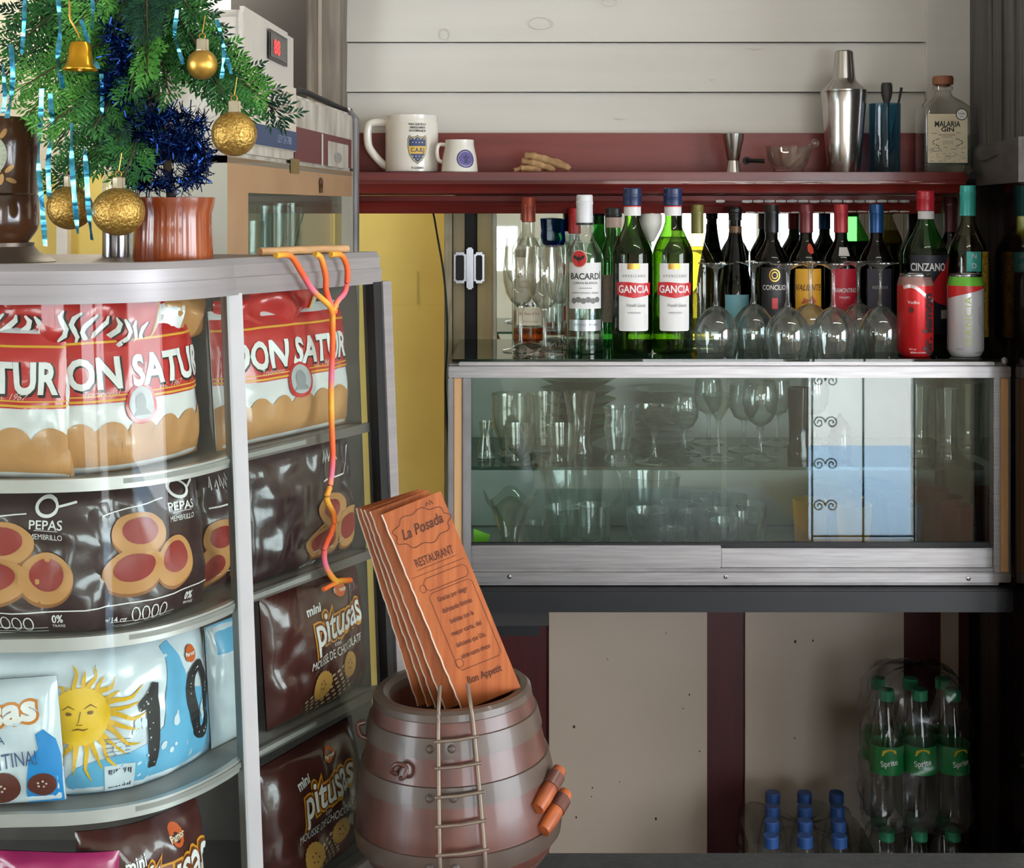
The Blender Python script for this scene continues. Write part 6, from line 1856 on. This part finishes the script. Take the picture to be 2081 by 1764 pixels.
for i in range(6800):
    p = rr.choice(axis) - gro + Vector((rr.gauss(0, .004), rr.gauss(0, .006), rr.gauss(0, .004)))
    d_ = Vector((rr.gauss(0, 1), rr.gauss(0, .8), rr.gauss(0, 1))).normalized()
    s_ = d_.cross(Vector((rr.gauss(0, 1), rr.gauss(0, 1), rr.gauss(0, 1)))).normalized()
    l_ = rr.uniform(.007, .018); w_ = .0006
    mid = p + d_ * l_ * .5 + s_.cross(d_) * rr.uniform(-.003, .003)
    q = p + d_ * l_
    k = len(verts)
    verts += [p + s_ * w_, p - s_ * w_, mid - s_ * w_, mid + s_ * w_, q - s_ * w_, q + s_ * w_]
    faces += [(k, k + 1, k + 2, k + 3), (k + 3, k + 2, k + 4, k + 5)]
o = obj('tinsel_strips', mesh(verts, faces, False, 40, False), TIN, gar); o['kind'] = 'stuff'
o2 = obj('core_string', tube([p - gro for p in axis], .0008, 5), TIN, gar)
def strand(pts, w_, seed, label):
    r2 = random.Random(seed)
    P_ = spline(pts, 10)
    o0 = P_[0]
    verts, faces = [], []
    a_ = r2.uniform(0, 6)
    for i, p in enumerate(P_):
        a_ = .9 * sin(i * .23 + seed)
        s_ = Vector((cos(a_), sin(a_) * .8, .1 * sin(a_ * 2))) * w_
        verts += [p - o0 + s_, p - o0 - s_]
        if i: faces.append((2 * i - 2, 2 * i - 1, 2 * i + 1, 2 * i))
    me = mesh(verts, faces, True, 50, False)
    o = obj('tinsel_strand', me, TINA, None, o0)
    return tag(o, label, 'tinsel', 'loose tinsel strands on the tree')
SL_ = 'shiny aqua blue tinsel strip high in the foliage of the tree'
LBS = ['longest aqua tinsel strip, hanging in front of the brown jar', 'aqua tinsel strip hanging beside the longest one, by the brown jar', 'aqua tinsel strip hanging next to the gold bell', 'aqua tinsel strip hanging across a gold bauble', 'aqua tinsel strip hanging between two gold baubles', SL_, 'short aqua tinsel strip slanting behind the gold bell',
       'aqua tinsel strip beside the small matt gold bauble', 'aqua tinsel strip on the fridge side of the small matt bauble', 'very short aqua tinsel strip beside the white appliance', SL_, SL_, 'aqua tinsel strip hanging beside the dark blue tinsel', SL_]
for i, (pts, D) in enumerate((([(85, 180), (82, 250), (78, 330), (85, 410), (92, 500)], 1.42), ([(102, 190), (105, 260), (98, 330), (100, 400)], 1.43), ([(118, -5), (122, 60), (118, 120), (128, 180)], 1.41), ([(145, 250), (146, 330), (152, 410), (158, 475)], 1.40),
                             ([(172, 300), (176, 360), (180, 430), (187, 488)], 1.40), ([(22, 90), (26, 150), (22, 200), (14, 240)], 1.42), ([(165, 40), (178, 80), (190, 115), (200, 140)], 1.41), ([(360, 20), (355, 70), (366, 110), (372, 130)], 1.42),
                             ([(440, 40), (452, 80), (455, 120), (450, 160)], 1.43), ([(455, 100), (462, 120), (470, 150)], 1.43), ([(5, 130), (10, 190), (6, 230)], 1.41), ([(50, 0), (48, 60), (44, 110)], 1.43), ([(206, 150), (208, 200), (206, 250)], 1.44), ([(187, -5), (189, 20), (186, 60)], 1.42))):
    strand([W(a_, b_, D) for a_, b_ in pts], 0.0027 if i < 6 else .0022, 70 + i, LBS[i])

GB1 = mat('gold_glitter', (206, 168, 92), .30, .75, col2=(160, 120, 50), scale=350, bump=.9)
GB2 = mat('matt_gold', (206, 160, 74), .35, .8, var=.08)
def ball(px, py, D, rpx, m, label, name='gold_bauble', sq=1.0, capdx=0):
    R_ = rpx * D / FPX
    t = thing(name, label, 'bauble', W(px, py, D))
    bm = bmesh.new(); bmesh.ops.create_uvsphere(bm, u_segments=36, v_segments=24, radius=R_)
    for v in bm.verts: v.co.z *= sq
    obj('ball', bm_mesh(bm, True, 180), m, t)
    c_ = obj('cap', lathe([(0, .010), (.0058, .010), (.0062, .0085), (.0062, 0), (.0066, -.001), (.0060, -.003)], 16, flute=.05, nfl=8), mat('silver_cap', (214, 204, 180), .2, .95), t, (capdx, 0, R_ * sq))
    obj('ring', tube([(capdx + .003 * cos(a_), 0, R_ * sq + .013 + .003 * sin(a_)) for a_ in [2 * pi * i / 14 for i in range(14)]], .0006, 5, True), GOLD, t)
    obj('thread', tube([(capdx, 0, R_ * sq + .016), (capdx + .002, .004, R_ * sq + .034)], .0005, 4), GOLD, t)
    return t
ball(476, 272, 1.42, 46, GB1, 'glittery gold bauble hanging from the long branch beside the fridge sign')
ball(411, 131, 1.43, 31, GB2, 'smooth matt gold bauble, the small one high on the tree')
ball(142, 422, 1.44, 46, GB1, 'glittery gold bauble with tinsel strips hanging across it', sq=.97)
ball(241, 430, 1.41, 53, GB1, 'glittery gold bauble hanging against the ribbed pot', sq=.93)
bell = thing('gold_bell', 'small shiny gold bell hanging on the tree', 'bell', W(163, 142, 1.41))
obj('bell_body', lathe([(.0170, 0), (.0172, .001), (.0135, .006), (.0118, .014), (.0112, .022), (.009, .027), (.004, .0285), (0, .0285)], 32), mat('shiny_gold', (216, 160, 40), .22, .85, var=.05), bell)
obj('clapper', lathe([(0, -.003), (.0022, -.001), (.0022, .002), (0, .004)], 10), GOLD, bell)
obj('thread', tube([(0, 0, .028), (-.002, 0, .036), (-.010, 0, .05), (-.012, .004, .068)], .0012, 6), GOLD, bell)

# brown jar at the left edge
JD = 1.50
jr = thing('brown_jar', 'tall glossy brown glass jar with pale round medallion', 'jar', (XP(-8, JD), JD, TZ))
JB = mat('brown_glass_jar', (92, 58, 36), .16, col2=(56, 34, 22), scale=12, coat=.6)
kk = JD / FPX
def jz(py): return ZP(py, JD) - TZ
obj('base', lathe([(0, 0), (118 * kk, 0), (108 * kk, .003), (84 * kk, .010), (74 * kk, .016), (74 * kk, .020), (0, .020)], 44), mat('jar_base_metal', (104, 90, 78), .35, .5, var=.2), jr)
JP = [(60 * kk, .018), (66 * kk, .022), (80 * kk, jz(468)), (84 * kk, jz(455)), (84 * kk, jz(400)), (82 * kk, jz(395)), (84 * kk, jz(300)), (84 * kk, jz(246)), (80 * kk, jz(240))]
obj('jar_body', lathe([(0, .018)] + JP + [(0, jz(238))], 48), JB, jr)
f = rev(JP, 84 * kk)
decal('medallion', Shape().ell(.006, jz(318), 38 * kk, 42 * kk), f, mat('pale_green_medallion', (176, 182, 156), .4, var=.15, scale=80), jr, .0008, cell=.008)
rays = Shape()
for i in range(24): rays.line([(.006 + 30 * kk * cos(i * .262), jz(318) + 34 * kk * sin(i * .262)), (.006 + 37 * kk * cos(i * .262), jz(318) + 41 * kk * sin(i * .262))], .0005)
decal('medallion_rays', rays, f, ink((120, 126, 110)), jr, .0014)
lf_ = Shape()
for i, (x, y) in enumerate(((.014, 350), (.028, 345), (.020, 366), (.004, 376), (.030, 368), (.010, 260), (.022, 275))): lf_.ell(x, jz(y), .006, .0025, 12, i * .7)
decal('gold_leaves', lf_, f, mat('dull_gold', (150, 112, 60), .35, .5), jr, .001)
decal('lettering', Shape().text('TT', .005, jz(428), .010, .012, bold=.02), f, ink((214, 208, 190)), jr, .001)
obj('rim_ring', lathe([(82 * kk, jz(398)), (86 * kk, jz(396)), (82 * kk, jz(393))], 44), JB, jr)
# clear dispenser behind the baubles
ds = thing('glass_dispenser', 'clear rounded glass dispenser with chrome body behind the gold baubles', 'dispenser', (XP(236, 1.64), 1.64, TZ))
obj('chrome_body', lathe([(0, 0), (.0155, 0), (.0155, .045), (.0145, .05), (0, .05)], 24), CHROME, ds)
obj('glass_dome', lathe([(.0145, .05), (.0155, .06), (.0155, .085), (.012, .098), (0, .104)], 24), CLEAR, ds)
